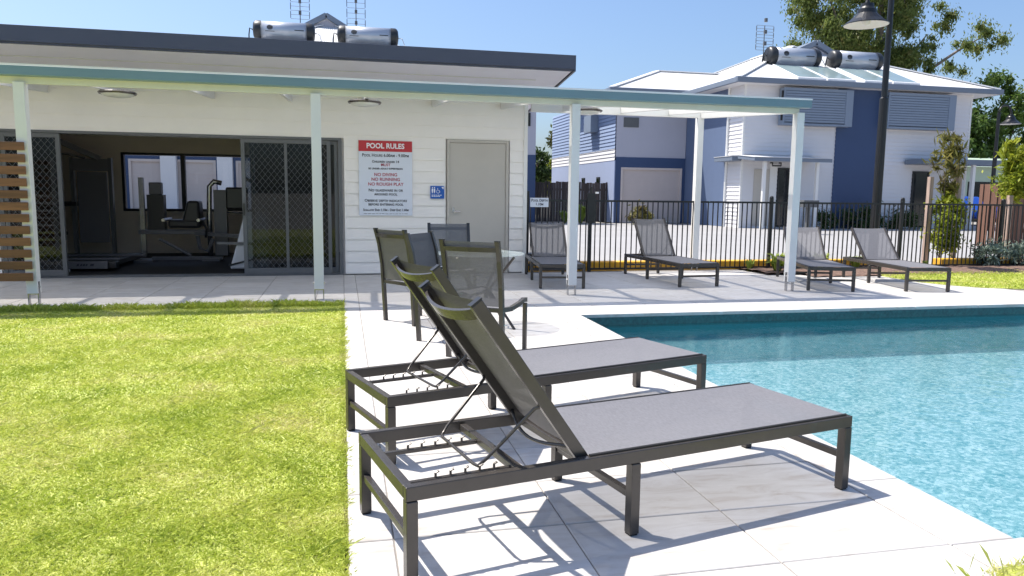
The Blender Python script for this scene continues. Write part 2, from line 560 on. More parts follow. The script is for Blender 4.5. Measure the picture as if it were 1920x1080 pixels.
deck = MB()
for x0, x1, y0, y1 in ((0, 2.47, -1, 12.4), (2.47, 9.9, 7.63, 12.4), (-9, 0, 8.82, 12.4), (9.9, 16.2, 7.63, 8.85), (2.47, 16.2, 1.96, 2.23)):
    deck.box(x0, x1, y0, y1, -.055, -.006)
deck = structure(deck.build('deck', 'mortar'))
tile_cache = {}
def tile(x0, x1, y0, y1, name='paving_tile', z0=-.02, z1=0.0, bev=True):
    g_ = .003
    w_, d_ = round(x1 - x0 - 2 * g_, 4), round(y1 - y0 - 2 * g_, 4)
    if w_ < .03 or d_ < .03: return
    key = (w_, d_, z0, z1)
    if key not in tile_cache:
        e = .003; a, c = w_ / 2, d_ / 2
        bb = MB()
        bb.v = [(-a, -c, z0), (a, -c, z0), (a, c, z0), (-a, c, z0), (-a, -c, z1 - e), (a, -c, z1 - e), (a, c, z1 - e), (-a, c, z1 - e), (-a + e, -c + e, z1), (a - e, -c + e, z1), (a - e, c - e, z1), (-a + e, c - e, z1)]
        bb.f = [(8, 9, 10, 11)] + [(i, (i + 1) % 4, 4 + (i + 1) % 4, 4 + i) for i in range(4)] + [(4 + i, 4 + (i + 1) % 4, 8 + (i + 1) % 4, 8 + i) for i in range(4)]
        tile_cache[key] = bb.mesh(name, 'travertine')
    o = inst(name, tile_cache[key], deck, ((x0 + x1) / 2, (y0 + y1) / 2, rng.uniform(-.0008, .0008)))
    return o
def steps(a, b_, st, off):
    e = [a]; k = math.floor((a - off) / st) + 1
    while off + k * st < b_ - .04:
        if off + k * st > a + .04: e.append(off + k * st)
        k += 1
    return e + [b_]
TX, TY = .665, .447
xs = steps(0, 2.2, TX, .167); xs = [0, .167, .832, 1.497, 2.2]
ys = steps(1.0, 7.9, TY, 2.235)
for i in range(len(xs) - 1):
    for j in range(len(ys) - 1):
        tile(xs[i], xs[i + 1], ys[j], ys[j + 1])
LAWN2 = [(8.75, 10.9), (8.72, 9.9), (8.85, 9.5), (9.12, 9.12), (9.6, 8.9), (10.2, 8.85), (16, 8.84), (16, 11.7), (8.75, 11.7)]
ys2 = steps(7.9, 11.94, TY, 2.235)
for x0, x1 in zip(*(lambda q: (q[:-1], q[1:]))(steps(0, 9.4, TX, .167))):
    for y0, y1 in zip(ys2[:-1], ys2[1:]):
        if x0 > 8.6 and y0 > 9.4: continue
        if x0 > 2.85 and y0 > 11.1 and x0 > 6.9: continue
        tile(x0, x1, y0, y1)
for y0, y1 in zip(ys2[:-1], ys2[1:]):
    if y1 > 8.9: continue
    for x0, x1 in ((9.4, 10.15), (10.15, 10.8), (10.8, 11.5)): tile(x0, x1, y0, y1)
xl = steps(-6.0, 0, TX, .167 - .5)
for x0, x1 in zip(xl[:-1], xl[1:]):
    for y0, y1 in zip(*(lambda q: (q[:-1], q[1:]))([8.84, 9.27, 9.716, 10.163, 10.61, 11.06, 11.5, 11.94])):
        tile(x0, x1, y0, y1)
# coping round the pool
cy = steps(PY0, PY1, .9, 2.23 + .62)
for y0, y1 in zip(cy[:-1], cy[1:]): tile(2.2, PX0 + .015, y0, y1, 'coping_stone', -.035, .001)
cx = steps(2.2, 14.5, .9, 2.2)
for x0, x1 in zip(cx[:-1], cx[1:]):
    tile(x0, x1, PY1 - .015, 7.9, 'coping_stone', -.035, .001)
    tile(x0, x1, 1.97, PY0, 'coping_stone', -.035, .001)

# pool shell, waterline band, water
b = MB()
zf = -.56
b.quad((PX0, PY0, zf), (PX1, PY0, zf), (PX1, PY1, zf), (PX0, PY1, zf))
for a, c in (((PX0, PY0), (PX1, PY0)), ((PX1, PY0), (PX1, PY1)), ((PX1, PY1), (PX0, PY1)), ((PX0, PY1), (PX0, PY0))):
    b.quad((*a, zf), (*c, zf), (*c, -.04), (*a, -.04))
shell = structure(b.build('pool_shell', 'pebble_painted_sparkle'))
b = MB(); e = .004
b.box(PX0, PX1, PY1 - .008, PY1 - .001, -.15, -.037)
b.box(PX0 + .001, PX0 + .008, PY0, PY1 - .01, -.24, -.037)
b.box(PX0 + .01, PX1, PY0 + .001, PY0 + .008, -.24, -.037)
b.build('waterline_tile_band', 'mosaic_teal', shell)
b = MB(); b.box(PX0, PX1, PY1 - .008, PY1 - .001, zf, -.151); b.build('far_wall_shade_paint', 'shade_aqua', shell)  # deeper aqua facing, the far wall's shade put into its colour
b = MB(); b.quad((PX0 + .009, PY0 + .009, -.125), (PX1, PY0 + .009, -.125), (PX1, PY1 - .009, -.125), (PX0 + .009, PY1 - .009, -.125))
structure(b.build('pool_water', 'pool_water'))

# kerb, garden bed
b = MB()
for x0, x1 in ((2.95, 7.2), (7.2, 10.1), (11.2, 16)):
    b.box(x0, x1, 12.16, 12.40, -.05, .15)
kb = b.build('kerb', 'yellow_paint', None, .015); structure(kb)
b = MB()
pts = []
nx, ny = 90, 12
for i in range(nx + 1):
    for j in range(ny + 1):
        x = 6.85 + 9.2 * i / nx; y = 10.75 + 1.45 * j / ny
        b.v.append((x + rng.uniform(-.02, .02), y, .004 + .035 * math.sin(math.pi * j / ny) + rng.uniform(0, .02)))
for i in range(nx):
    for j in range(ny):
        if 6.85 + 9.2 * i / nx < 7.4 and j < 3: continue
        a = i * (ny + 1) + j; b.f.append((a, a + ny + 1, a + ny + 2, a + 1))
structure(b.build('garden_bed', 'mulch'))

# lawns
b = MB(); b.box(-12, -.015, -3, 8.83, -.05, -.012)
lawn = structure(b.build('lawn', 'lawn_soil'))
b = MB(); b.prism(LAWN2, -.02, .008, 'z')
structure(b.build('lawn_strip', 'lawn_soil'))
b = MB(); b.prism([(2.12, 1.95), (2.2, 2.03), (2.45, 2.05), (2.75, 2.0), (9, 1.97), (9, -1), (2.12, -1)], -.02, .006, 'z')
structure(b.build('lawn_corner', 'lawn_soil'))

def blades(x, y, z, h, wd, lean):
    n = len(x); a = nr.uniform(0, 2 * np.pi, n); l = nr.normal(0, lean, (n, 2)) * h[:, None]
    dx, dy = np.cos(a) * wd, np.sin(a) * wd; z = np.full(n, float(z))
    v = np.empty((n, 4, 3))
    v[:, 0] = np.c_[x - dx, y - dy, z]; v[:, 1] = np.c_[x + dx, y + dy, z]
    v[:, 2] = np.c_[x + l[:, 0] * .45 + dx * .7, y + l[:, 1] * .45 + dy * .7, z + h * .62]
    v[:, 3] = np.c_[x + l[:, 0], y + l[:, 1], z + h * .95]
    return v
V = []
def strip(x0, x1, y0, y1, dens, h0, h1, wd, lean=.8, z=-.012):
    n = int((x1 - x0) * (y1 - y0) * dens)
    x = nr.uniform(x0, x1, n); y = nr.uniform(y0, y1, n)
    cl = .5 + .5 * np.sin(x * 7 + np.sin(y * 5) * 2) * np.sin(y * 6 + np.sin(x * 4) * 2)
    h = nr.uniform(h0, h1, n) * (.7 + .5 * cl)
    V.append(blades(x, y, z, h, wd * nr.uniform(.6, 1.3, n), lean))
strip(-2.2, -.01, 1.7, 3.2, 24000, .009, .024, 0.0025, 1.1)
strip(-3.0, -.01, 3.2, 5.0, 15000, .009, .024, 0.0031, 1.1)
strip(-4.2, -.01, 5.0, 7.0, 8000, .009, .024, 0.0041, 1.1)
strip(-5.6, -.01, 7.0, 8.80, 5200, .009, .024, 0.0052, 1.1)
strip(-5.6, -.0, 8.70, 8.84, 9000, .04, .085, .004, .5)
strip(-.035, .0, 1.5, 8.8, 14000, .008, .024, .0026, .7)
for q in range(240):
    yy = rng.uniform(1.6, 8.7); strip(-.02, rng.uniform(.002, .016), yy, yy + rng.uniform(.02, .06), 14000, .008, .03, .0024, .9)
strip(-2.6, -.05, 1.7, 7.0, 220, .025, .05, .0011, 1.2)
gs = link('grass', raw_mesh('grass', np.concatenate(V), 4, 'grass_blade')); gs['kind'] = 'stuff'
gs['label'] = 'short bright green lawn grass on the left'
V = []
def inpoly(x, y, poly):
    c = np.zeros(len(x), bool); n = len(poly)
    for i in range(n):
        (xa, ya), (xb, yb) = poly[i], poly[i - 1]
        c ^= ((ya > y) != (yb > y)) & (x < (xb - xa) * (y - ya) / (yb - ya + 1e-9) + xa)
    return c
x = nr.uniform(8.7, 14.5, 30000); y = nr.uniform(8.84, 11.5, 30000); k = inpoly(x, y, LAWN2); x, y = x[k], y[k]
V.append(blades(x, y, .008, nr.uniform(.015, .045, len(x)), .0055 * np.ones(len(x)), .7))
x = nr.uniform(2.1, 3.6, 14000); y = nr.uniform(1.3, 2.06, 14000)
k = (y < 2.02 + .03 * np.sin(x * 9)) & (x > 2.14); x, y = x[k], y[k]
V.append(blades(x, y, .004, nr.uniform(.01, .03, len(x)), .0022 * np.ones(len(x)), .8))
x = nr.uniform(2.0, 3.0, 150); y = nr.uniform(1.85, 2.04, 150)
V.append(blades(x, y, .0, nr.uniform(.04, .10, len(x)), .0005 * np.ones(len(x)), .5))
g2 = link('grass', raw_mesh('grass', np.concatenate(V), 4, 'grass_blade')); g2['kind'] = 'stuff'
g2['label'] = 'patches of lawn grass beside the pool'

# ------------------------------------------------------------------ gym building
WY = 11.95
gym = thing('gym_building', 'low white weatherboard gym with sloping slate-edged roof and open sliding doors', 'building', (0, WY, 0))
def gp(mb, name, mt, bevel=0, parent=gym):
    """part given in world coordinates -> local to gym"""
    mb.v = [(p[0], p[1] - WY, p[2]) for p in mb.v]
    return mb.build(name, mt, parent, bevel)
RX = 3.32; RY = 10.8; SL = -.11
def rz_(y): return 3.08 + SL * (y - RY)
# structural walls behind the boards
b = MB()
b.box(-10, -4.72, 12.0, 12.15, 0, rz_(12.15) - .01)
b.box(-4.72, 0.0, 12.0, 12.15, 2.105, rz_(12.15) - .01)
b.box(0.0, 1.62, 12.0, 12.15, 0, rz_(12.15) - .01)
b.box(1.62, 2.62, 12.0, 12.15, 2.125, rz_(12.15) - .01)
b.box(2.62, 2.85, 12.0, 12.15, 0, rz_(12.15) - .01)
b.box(2.70, 2.85, 12.15, 16.6, 0, rz_(16.6) - .01)
gp(b, 'wall', 'wall_paint')
b = MB()
bw = 16.4
b.box(-10, -4.28, bw, bw + .15, 0, 2.45); b.box(-4.28, -1.7, bw, bw + .15, 0, .86); b.box(-4.28, -1.7, bw, bw + .15, 2.02, 2.45); b.box(-1.7, 2.69, bw, bw + .15, 0, 2.45)
b.box(.12, .22, 12.16, bw - .01, 0, 2.45); b.box(-7.2, -7.1, 12.16, bw - .01, 0, 2.45)
gp(b, 'inner_wall', 'gym_wall')
b = MB(); b.box(-7.1, .12, 12.155, bw - .005, 2.40, 2.44); gp(b, 'ceiling', 'gym_wall')
b = MB(); b.box(-7.1, .12, 12.06, bw - .005, .0, .012); gp(b, 'floor', 'rubber')
# weatherboards, one object each
bh = .178
row = 0; z = .02
while z < rz_(12.0) - .06:
    zt = min(z + bh, rz_(12.0) - .02)
    if zt <= 2.13: segs = [(-10, -4.75), (.03, 1.60), (2.64, 2.89)]
    elif z < 2.13: segs = [(-10, -4.75), (.03, 1.60), (2.64, 2.89)]
    else: segs = [(-10, 2.89)]
    if z < 2.13 < z + bh:
        segs = [(-10, 2.89)] if z > 2.12 else segs
    for x0, x1 in segs:
        bb = MB()
        yb = 12.0
        bb.hexa([(x0, WY - .012, z), (x1, WY - .012, z), (x1, yb, z), (x0, yb, z), (x0, WY + .006, zt + .006), (x1, WY + .006, zt + .006), (x1, yb, zt + .006), (x0, yb, zt + .006)])
        gp(bb, 'weatherboard', 'wall_paint')
    z = zt
    if zt >= rz_(12.0) - .03: break
b = MB()     # filler over the openings between board rows
b.box(-4.75, .03, WY - .002, 12.0, 2.105, 2.17)
b.box(1.60, 2.64, WY - .002, 12.0, 2.135, 2.17)
gp(b, 'head_trim', 'wall_paint')
b = MB(); b.box(2.87, 2.93, WY - .02, 12.04, .0, rz_(12) - .02); gp(b, 'corner_trim', 'white_paint')
# soffit with joint strips, fascia, roof sheet
b = MB(); x0 = -12
b.hexa([(x0, RY + .02, rz_(RY)), (RX - .02, RY + .02, rz_(RY)), (RX - .02, 17.0, rz_(17)), (x0, 17.0, rz_(17)), (x0, RY + .02, rz_(RY) + .02), (RX - .02, RY + .02, rz_(RY) + .02), (RX - .02, 17.0, rz_(17) + .02), (x0, 17.0, rz_(17) + .02)])
gp(b, 'soffit', 'soffit')
b = MB(); ym = 11.35
b.hexa([(x0, ym, rz_(ym) - .008), (2.9, ym, rz_(ym) - .008), (2.9, ym + .03, rz_(ym + .03) - .008), (x0, ym + .03, rz_(ym + .03) - .008), (x0, ym, rz_(ym)), (2.9, ym, rz_(ym)), (2.9, ym + .03, rz_(ym)), (x0, ym + .03, rz_(ym))])
gp(b, 'soffit_strip', 'white_paint')
b = MB()
b.box(x0, RX, RY - .02, RY + .02, rz_(RY) - .005, 3.20); b.box(x0, RX + .01, RY - .045, RY - .02, 3.10, 3.30); b.box(x0, RX + .01, RY - .02, RY + .03, 3.2, 3.29)
gp(b, 'fascia', 'slate_fascia', .004)
b = MB()
b.hexa([(RX, RY - .04, rz_(RY) - .005), (RX + .03, RY - .04, rz_(RY) - .005), (RX + .03, 17, rz_(17) - .005), (RX, 17, rz_(17) - .005), (RX, RY - .04, 3.30), (RX + .03, RY - .04, 3.30), (RX + .03, 17, 3.30 + SL * 6.2), (RX, 17, 3.30 + SL * 6.2)])
gp(b, 'barge_board', 'slate_fascia')
b = MB()
b.hexa([(x0, RY + .03, 3.22), (RX, RY + .03, 3.22), (RX, 17, 3.22 + SL * 6.2), (x0, 17, 3.22 + SL * 6.2), (x0, RY + .03, 3.27), (RX, RY + .03, 3.27), (RX, 17, 3.27 + SL * 6.2), (x0, 17, 3.27 + SL * 6.2)])
gp(b, 'roof', 'zinc_white')
b = MB(); b.box(2.35, 3.0, 11.0, 11.4, 3.22, 3.325); b.box(2.6, 2.72, 11.1, 11.22, 3.32, 3.36); gp(b, 'roof_vent', 'tank_cap', .01)
# beige door
b = MB(); b.box(1.62, 1.665, WY - .03, 12.02, 0, 2.13); b.box(2.575, 2.62, WY - .03, 12.02, 0, 2.13); b.box(1.665, 2.575, WY - .03, 12.02, 2.085, 2.13)
gp(b, 'door_frame', 'cream_door', .004)
b = MB(); b.box(1.668, 2.572, WY - .012, 12.03, .01, 2.082); dr = gp(b, 'door', 'cream_door', .003)
b = MB(); b.box(1.70, 1.74, WY - .02, WY - .011, .98, 1.06); b.tube([(1.72, WY - .02, 1.0), (1.72, WY - .06, 1.0), (1.83, WY - .06, 1.0)], .009, 8); gp(b, 'handle', 'steel', 0, dr)
# sliding door frames
def slider(x0, x1, parent, y=WY, mull=(), name='sliding_screen_door', grille=True, grid=.085):
    o = bpy.data.objects.new(name, None)
    fr = MB(); t = .055
    fr.box(x0, x0 + t, y - .03, y + .02, .03, 2.06); fr.box(x1 - t, x1, y - .03, y + .02, .03, 2.06)
    fr.box(x0 + t, x1 - t, y - .03, y + .02, 2.0, 2.06); fr.box(x0 + t, x1 - t, y - .03, y + .02, .03, .12)
    for mx in mull: fr.box(mx - .02, mx + .02, y - .028, y + .018, .12, 2.0)
    f = gp(fr, name, 'grey_frame', .003)
    p = MB(); p.box(x0 + t, x1 - t, y + .008, y + .014, .12, 2.0); gp(p, 'pane', 'pane_glass', 0, f)
    if grille:
        gm = MB(); X0, X1, Z0, Z1 = x0 + t, x1 - t, .12, 2.0
        W_, H_ = X1 - X0, Z1 - Z0
        sx, sz = grid, grid * 1.25
        k = -int(H_ / sz) - 1
        for d in (1, -1):
            for i in range(-int(H_ / sz) - 2, int(W_ / sx) + 3):
                # line x = X0 + i*sx + d*(z-Z0)*sx/sz
                pts_ = []
                za = Z0; xa = X0 + i * sx + (0 if d == 1 else H_ * sx / sz)
                zb = Z1; xb = xa + d * H_ * sx / sz
                t0, t1 = 0., 1.
                dx = xb - xa
                for lo, sgn in ((X0, 1), (X1, -1)):
                    va, vb = sgn * (xa - lo), sgn * (xb - lo)
                    if va < 0 and vb < 0: t1 = -1
                    elif va < 0: t0 = max(t0, va / (va - vb))
                    elif vb < 0: t1 = min(t1, va / (va - vb))
                if t1 - t0 < .01: continue
                q = lambda t_: (xa + dx * t_, y - .012, za + H_ * t_)
                gm.bar(q(t0), q(t1), .004, .005, (0, 1, 0))
        gg = gp(gm, 'diamond_grille', 'grey_frame', 0, f); gg['kind'] = 'stuff'
    hd = MB(); hd.box(x0 + .012, x0 + .04, y - .05, y - .03, .92, 1.10); gp(hd, 'handle', 'black_metal', 0, f)
    return f
b = MB(); b.box(-4.72, -4.66, 11.93, 12.1, 0, 2.105); b.box(-.06, .0, 11.93, 12.1, 0, 2.105); b.box(-4.66, -.06, 11.93, 12.1, 2.065, 2.105); b.box(-4.66, -.06, 11.93, 12.1, .0, .028)
gp(b, 'door_surround', 'grey_frame', .003)
slider(-4.65, -3.9, gym, WY + .0)
slider(-1.47, -.17, gym, WY, mull=(-.83,))
slider(-1.35, -.065, gym, WY + .06, grille=False, name='glass_sliding_door')
slider(-4.655, -4.0, gym, WY + .06, grille=False, name='glass_sliding_door')
# back window
b = MB()
b.box(-4.28, -4.23, bw - .01, bw + .1, .86, 2.02); b.box(-1.75, -1.7, bw - .01, bw + .1, .86, 2.02); b.box(-4.23, -1.75, bw - .01, bw + .1, 1.97, 2.02); b.box(-4.23, -1.75, bw - .01, bw + .1, .86, .91); b.box(-3.18, -3.10, bw - .01, bw + .1, .91, 1.97)
wf = gp(b, 'window', 'black_metal')
b = MB(); b.box(-4.23, -3.18, bw + .04, bw + .046, .91, 1.97); gp(b, 'pane', 'clear_glass', 0, wf)
b = MB(); b.box(-3.10, -1.75, bw + .04, bw + .046, .91, 1.97); gp(b, 'pane', 'clear_glass', 0, wf)

# signs
sg = thing('pool_rules_sign', 'white pool rules sign board with red header on the gym wall', 'sign', (.66, WY - .03, 1.505))
MB().box(-.41, .41, 0, .012, -.575, .575).build('board', 'sign_white', sg)
MB().box(-.41, .41, -.003, -.0005, .41, .575).build('header', 'sign_red', sg)
text('POOL RULES', .108, 'ink_white', sg, (0, -.005, .492), bold=.003, xs=.95)
def ln(t, z, s, red=False, bold=.0012, xs=1.0): text(t, s, 'ink_red' if red else 'ink', sg, (0, -.002, z), bold=bold, small=not red, xs=xs)
ln('Pool Hours 6.00am - 9.00pm', .35, .067, xs=.90)
ln('Children under 14', .255, .052)
ln('MUST', .205, .058, True)
ln('be under adult supervision', .15, .046)
ln('NO DIVING', .055, .068, True)
ln('NO RUNNING', -.018, .068, True)
ln('NO ROUGH PLAY', -.092, .068, True)
ln('No glassware in or', -.185, .062)
ln('around pool', -.245, .062)
ln('Observe depth indicators', -.345, .06)
ln('before entering pool', -.403, .06)
ln('Shallow End 1.10m - Deep End 1.60m', -.49, .052, xs=.86)
b = MB(); q = -.34
while q < .33:
    l_ = rng.uniform(.02, .055); b.box(q, q + l_, -.0015, -.0005, -.551, -.545); q += l_ + .012
fp = b.build('fine_print', 'ink', sg)
sg2 = thing('toilet_sign', 'small blue toilet and wheelchair access sign beside the beige door', 'sign', (1.465, WY - .03, 1.30))
MB().box(-.11, .11, 0, .01, -.1, .1).build('board', 'sign_blue', sg2)
b = MB()
for cx_ in (-.078, -.045):
    b.lathe([(.0001, 0), (.009, 0)], 10, (0, 0, 0), 'z') if False else None
    b.box(cx_ - .011, cx_ + .011, -.002, -.0003, .01, .055); b.box(cx_ - .008, cx_ + .008, -.002, -.0003, .062, .08)
    b.box(cx_ - .008, cx_ - .001, -.002, -.0003, -.015, .01); b.box(cx_ + .001, cx_ + .008, -.002, -.0003, -.015, .01)
b.build('people_symbol', 'ink_white', sg2)
b = MB(); arc = [(.012 + .026 * math.cos(R(t)), -.0015, .012 + .026 * math.sin(R(t))) for t in range(130, 400, 18)]
b.tube(arc, .0035, 6); b.tube([(.006, -.0015, .066), (.008, -.0015, .028), (.032, -.0015, .026), (.042, -.0015, .0)], .004, 6)
b.build('wheelchair_symbol', 'ink_white', sg2)
b = MB(); b.prism([(.065, .075), (.1, .09), (.098, .045), (.085, .06)], -.002, -.0003); b.build('arrow', 'ink_white', sg2)
b = MB()
for zz, n_ in ((-.045, 5), (-.065, 4)):
    q = -.09
    for i in range(n_): l_ = rng.uniform(.018, .03); b.box(q, q + l_, -.0015, -.0003, zz - .005, zz + .005); q += l_ + .007
b.build('small_print', 'ink_white', sg2)

# ------------------------------------------------------------------ pergola
PYY = 9.2
pg = thing('pergola', 'white open pergola with teal gutter along the gym front', 'pergola', (0, PYY, 0))
def pp(mb, name, mt, bevel=0, parent=pg):
    mb.v = [(p[0], p[1] - PYY, p[2]) for p in mb.v]; return mb.build(name, mt, parent, bevel)
GX = 6.12
def sl_box(mb, x0, x1, y0, y1, z0, z1, h):
    return mb.hexa([(x0, y0, z0), (x1, y0, z0), (x1, y1, z1), (x0, y1, z1), (x0, y0, z0 + h), (x1, y0, z0 + h), (x1, y1, z1 + h), (x0, y1, z1 + h)])
b = MB(); sl_box(b, -9, GX - .02, PYY - .11, 11.93, 2.572, 2.755, .004); pp(b, 'translucent_roof', 'opal_sheet')
b = MB(); sl_box(b, 2.95, GX - .02, 11.932, 12.1, 2.766, 2.776, .004); pp(b, 'translucent_roof', 'opal_sheet')
b = MB(); b.box(-9, GX, PYY - .13, PYY - .005, 2.47, 2.571); pp(b, 'gutter', 'teal_gutter', .008)
b = MB(); b.box(-9, GX, PYY - .135, PYY - .125, 2.5715, 2.590); pp(b, 'gutter_lip', 'zinc_white')
b = MB(); b.box(-9, GX - .1, PYY, PYY + .05, 2.40, 2.56); pp(b, 'front_beam', 'cream_beam', .004)
b = MB(); b.box(3.0, GX - .1, 12.0, 12.05, 2.61, 2.76); pp(b, 'back_beam', 'white_paint', .004)
b = MB(); sl_box(b, GX - .15, GX - .1, PYY + .052, 11.998, 2.41, 2.60, .155); pp(b, 'end_beam', 'white_paint', .004)
for X in (-6.2, -5.12, -4.03, -2.93, -1.83, -.74, .33, 1.4, 2.5, 3.55, 4.55, 5.4):
    b = MB(); ye = 11.935 if X < 2.9 else 12.0
    sl_box(b, X - .02, X + .025, PYY + .052, ye, 2.445, 2.62 if X < 2.9 else 2.64, .118); pp(b, 'rafter', 'white_paint', .003)
for X, Y in ((-6.6, PYY), (-3.36, PYY), (-.29, PYY), (2.87, PYY), (6.02, PYY), (5.98, 12.03)):
    b = MB(); y0, y1 = Y - .045, Y + .065
    b.box(X - .055, X + .055, y0, y1, .13, 2.415 if Y < 11 else 2.612); po = pp(b, 'post', 'white_paint', .004)
    b = MB()
    for s in (-1, 1): b.box(X + s * .05 - .006, X + s * .05 + .006, Y - .02, Y + .03, 0, .26)
    b.box(X - .05, X + .05, Y - .03, Y + .04, .118, .129); b.tube([(X - .07, Y, .20), (X + .07, Y, .20)], .008, 6)
    pp(b, 'stirrup', 'steel', 0, po)
# lights under the rafters
for i, (X, Y, lab) in enumerate(((-2.74, 10.5, 'leftmost of the three oval ceiling lights under the pergola'), (.31, 10.5, 'middle oval ceiling light above the pool rules sign'), (3.45, 10.5, 'oval ceiling light behind the third pergola post'))):
    t = thing('ceiling_light', lab, 'light', (X, Y, 2.52), 0, 'lights under the pergola')
    MB().lathe([(.0, .0), (.03, 0), (.03, -.04), (.0, -.04)], 12, (0, 0, .005)).build('stem', 'white_paint', t)
    MB().lathe([(.0, -.005), (.2, -.012), (.225, -.03), (.215, -.05), (.0, -.05)], 28).build('rim', 'bronze', t, smooth=False)
    MB().lathe([(.19, -.05), (.16, -.072), (.09, -.088), (.0, -.092)], 28).build('diffuser', 'lamp_white', t, smooth=True)
# slatted privacy screen
ss = thing('slatted_screen', 'brown timber slat privacy screen beside the leftmost white post', 'screen', (-3.9, PYY - .06, 0))
for i in range(12):
    z = .275 + i * .1285
    MB().box(-1.4, .57, -.03, -.006, z, z + .088).build('slat', 'timber_slat', ss, .003)
for x in (-1.1, -.3):
    MB().box(x, x + .06, -.004, .03, .2, 1.82).build('batten', 'white_paint', ss)

# ------------------------------------------------------------------ sun loungers
def lounger(label, loc, rz, ang=54.4, group='sun loungers', sx=1.0, sling='sling_grey', back='sling_brown'):
    t = thing('sun_lounger', label, 'sun lounger', (loc[0], loc[1], 0), rz, group)
    t.scale = (sx, 1, 1)
    Lg, W, H = 2.03, .635, .335
    rw, rh, lw = .032, .05, .042
    for y in (0, W - rw):
        MB().box(0, Lg, y, y + rw, H - rh, H).build('side_rail', 'bronze', t, .003)
    for x in (0, Lg - rw):
        MB().box(x, x + rw, rw + .001, W - rw - .001, H - rh + .002, H - .003).build('end_rail', 'bronze', t, .003)
    for x in (0, .875, Lg - lw):
        for y in (-.002, W - lw + .002):
            MB().box(x + .001, x + lw - .001, y, y + lw, .006, H - rh - .001 if x == .875 else H - .004 if 0 else H - rh - .001).build('leg', 'bronze', t, .003)
        MB().box(x + .008, x + lw - .008, lw, W - lw, .14, .168).build('stretcher', 'bronze', t, .003)
    for x in (0, .875, Lg - lw):
        for y in (0, W - lw):
            MB().box(x + .004, x + lw - .004, y + .004, y + lw - .004, 0, .006).build('foot_pad', 'rubber', t)
    # seat sling, slightly sagging
    b = MB(); nx_, ny_ = 24, 10; xa, xb = .70, Lg - .02
    for i in range(nx_ + 1):
        for j in range(ny_ + 1):
            u_ = i / nx_; v_ = j / ny_
            b.v.append((xa + (xb - xa) * u_, .022 + (W - .044) * v_, H + .004 - .02 * math.sin(math.pi * v_) * (1 - (2 * u_ - 1) ** 6) * .8))
    for i in range(nx_):
        for j in range(ny_):
            a = i * (ny_ + 1) + j; b.f.append((a, a + ny_ + 1, a + ny_ + 2, a + 1))
    o = b.build('seat_sling', sling, t, smooth=True)
    b = MB()
    for y in (.02, W - .02): b.tube([(xa, y, H + .003), (xb, y, H + .003)], .006, 6)
    b.build('sling_piping', 'bronze_dull', o)
    # cross bars, hook racks
    for x in (.42, .69):
        MB().box(x, x + .03, rw + .001, W - rw - .001, H - .04, H - .012).build('cross_bar', 'bronze', t, .003)
    for y in (.10, W - .22):
        MB().box(rw + .001, .419, y, y + .02, H - .04, H - .025).build('hook_rack', 'bronze', t, .002)
        for k in range(5):
            x = .14 + k * .055
            b = MB(); b.tube([(x, y + .01, H - .03), (x, y + .01, H - .008), (x + .012, y + .01, H - .003)], .005, 6); b.build('hook', 'bronze', t)
    # backrest, hinged at x=.69
    a = R(ang); c_, s_ = math.cos(a), math.sin(a)
    Lb = .735
    def bp_(d, y, n=0.0): return (.69 - d * c_ + n * -s_ * -1 * -1, y, H - .008 + d * s_ - n * c_)
    def B(d, y, n=0.0):      # d along the backrest, n out of its rear face
        return (.69 - d * c_ - n * s_, y, H - .012 + d * s_ - n * c_)
    def bbox(d0, d1, y0, y1, n0, n1):
        return MB().hexa([B(d0, y0, n0), B(d1, y0, n0), B(d1, y1, n0), B(d0, y1, n0), B(d0, y0, n1), B(d1, y0, n1), B(d1, y1, n1), B(d0, y1, n1)])
    for y in (.038, W - .068):
        r_ = bbox(-.02, Lb, y, y + .03, -.02, .025).build('backrest_rail', 'bronze', t, .003)
        bbox(Lb, Lb + .006, y - .001, y + .031, -.021, .026).build('end_cap', 'black_metal', r_)
    b = MB(); nd = 10
    for i in range(nd + 1):
        for j in range(9):
            d = .03 + (Lb - .035) * i / nd; v_ = j / 8
            b.v.append(B(d, .055 + (W - .11) * v_, -.012 + .012 * math.sin(math.pi * v_)))
    for i in range(nd):
        for j in range(8):
            q = i * 9 + j; b.f.append((q, q + 9, q + 10, q + 1))
    b.build('backrest_sling', back, t, smooth=True)
    for d in (Lb - .062,):
        b = MB(); n_ = 14; ring = []
        for i in range(n_ + 1):
            v_ = i / n_; y = .066 + (W - .132) * v_; nn = .005 + .048 * math.sin(math.pi * v_) ** .8
            ring.append((y, nn))
        for (y0, n0), (y1, n1) in zip(ring[:-1], ring[1:]):
            b.hexa([B(d, y0, n0), B(d + .044, y0, n0), B(d + .044, y1, n1), B(d, y1, n1), B(d, y0, n0 + .012), B(d + .044, y0, n0 + .012), B(d + .044, y1, n1 + .012), B(d, y1, n1 + .012)])
        b.build('curved_brace', 'bronze', t)
    b = MB(); pts_ = []
    for i in range(13):
        v_ = i / 12; pts_.append(B(.06, .066 + (W - .132) * v_, .01 + .06 * math.sin(math.pi * v_)))
    b.tube(pts_, .008, 6); b.build('lower_brace', 'bronze', t, smooth=True)
    # wire prop: hinged on the rails at d=.25, its foot in the hooks
    h0 = B(.27, .06, .02); h1 = B(.27, W - .06, .02)
    fx, fz = .30, H - .016
    pts_ = [h0, (h0[0] - .01, .085, h0[2] - .012), (fx + .035, .115, fz + .03), (fx + .006, .13, fz), (fx, .16, fz), (fx, W - .16, fz), (fx + .006, W - .13, fz), (fx + .035, W - .115, fz + .03), (h1[0] - .01, W - .085, h1[2] - .012), h1]
    MB().tube(pts_, .0065, 8).build('prop', 'bronze', t, smooth=True)
    return t
lounger('nearest dark sling sun lounger, in the foreground beside the pool corner', (.185, 2.335), R(12.6))
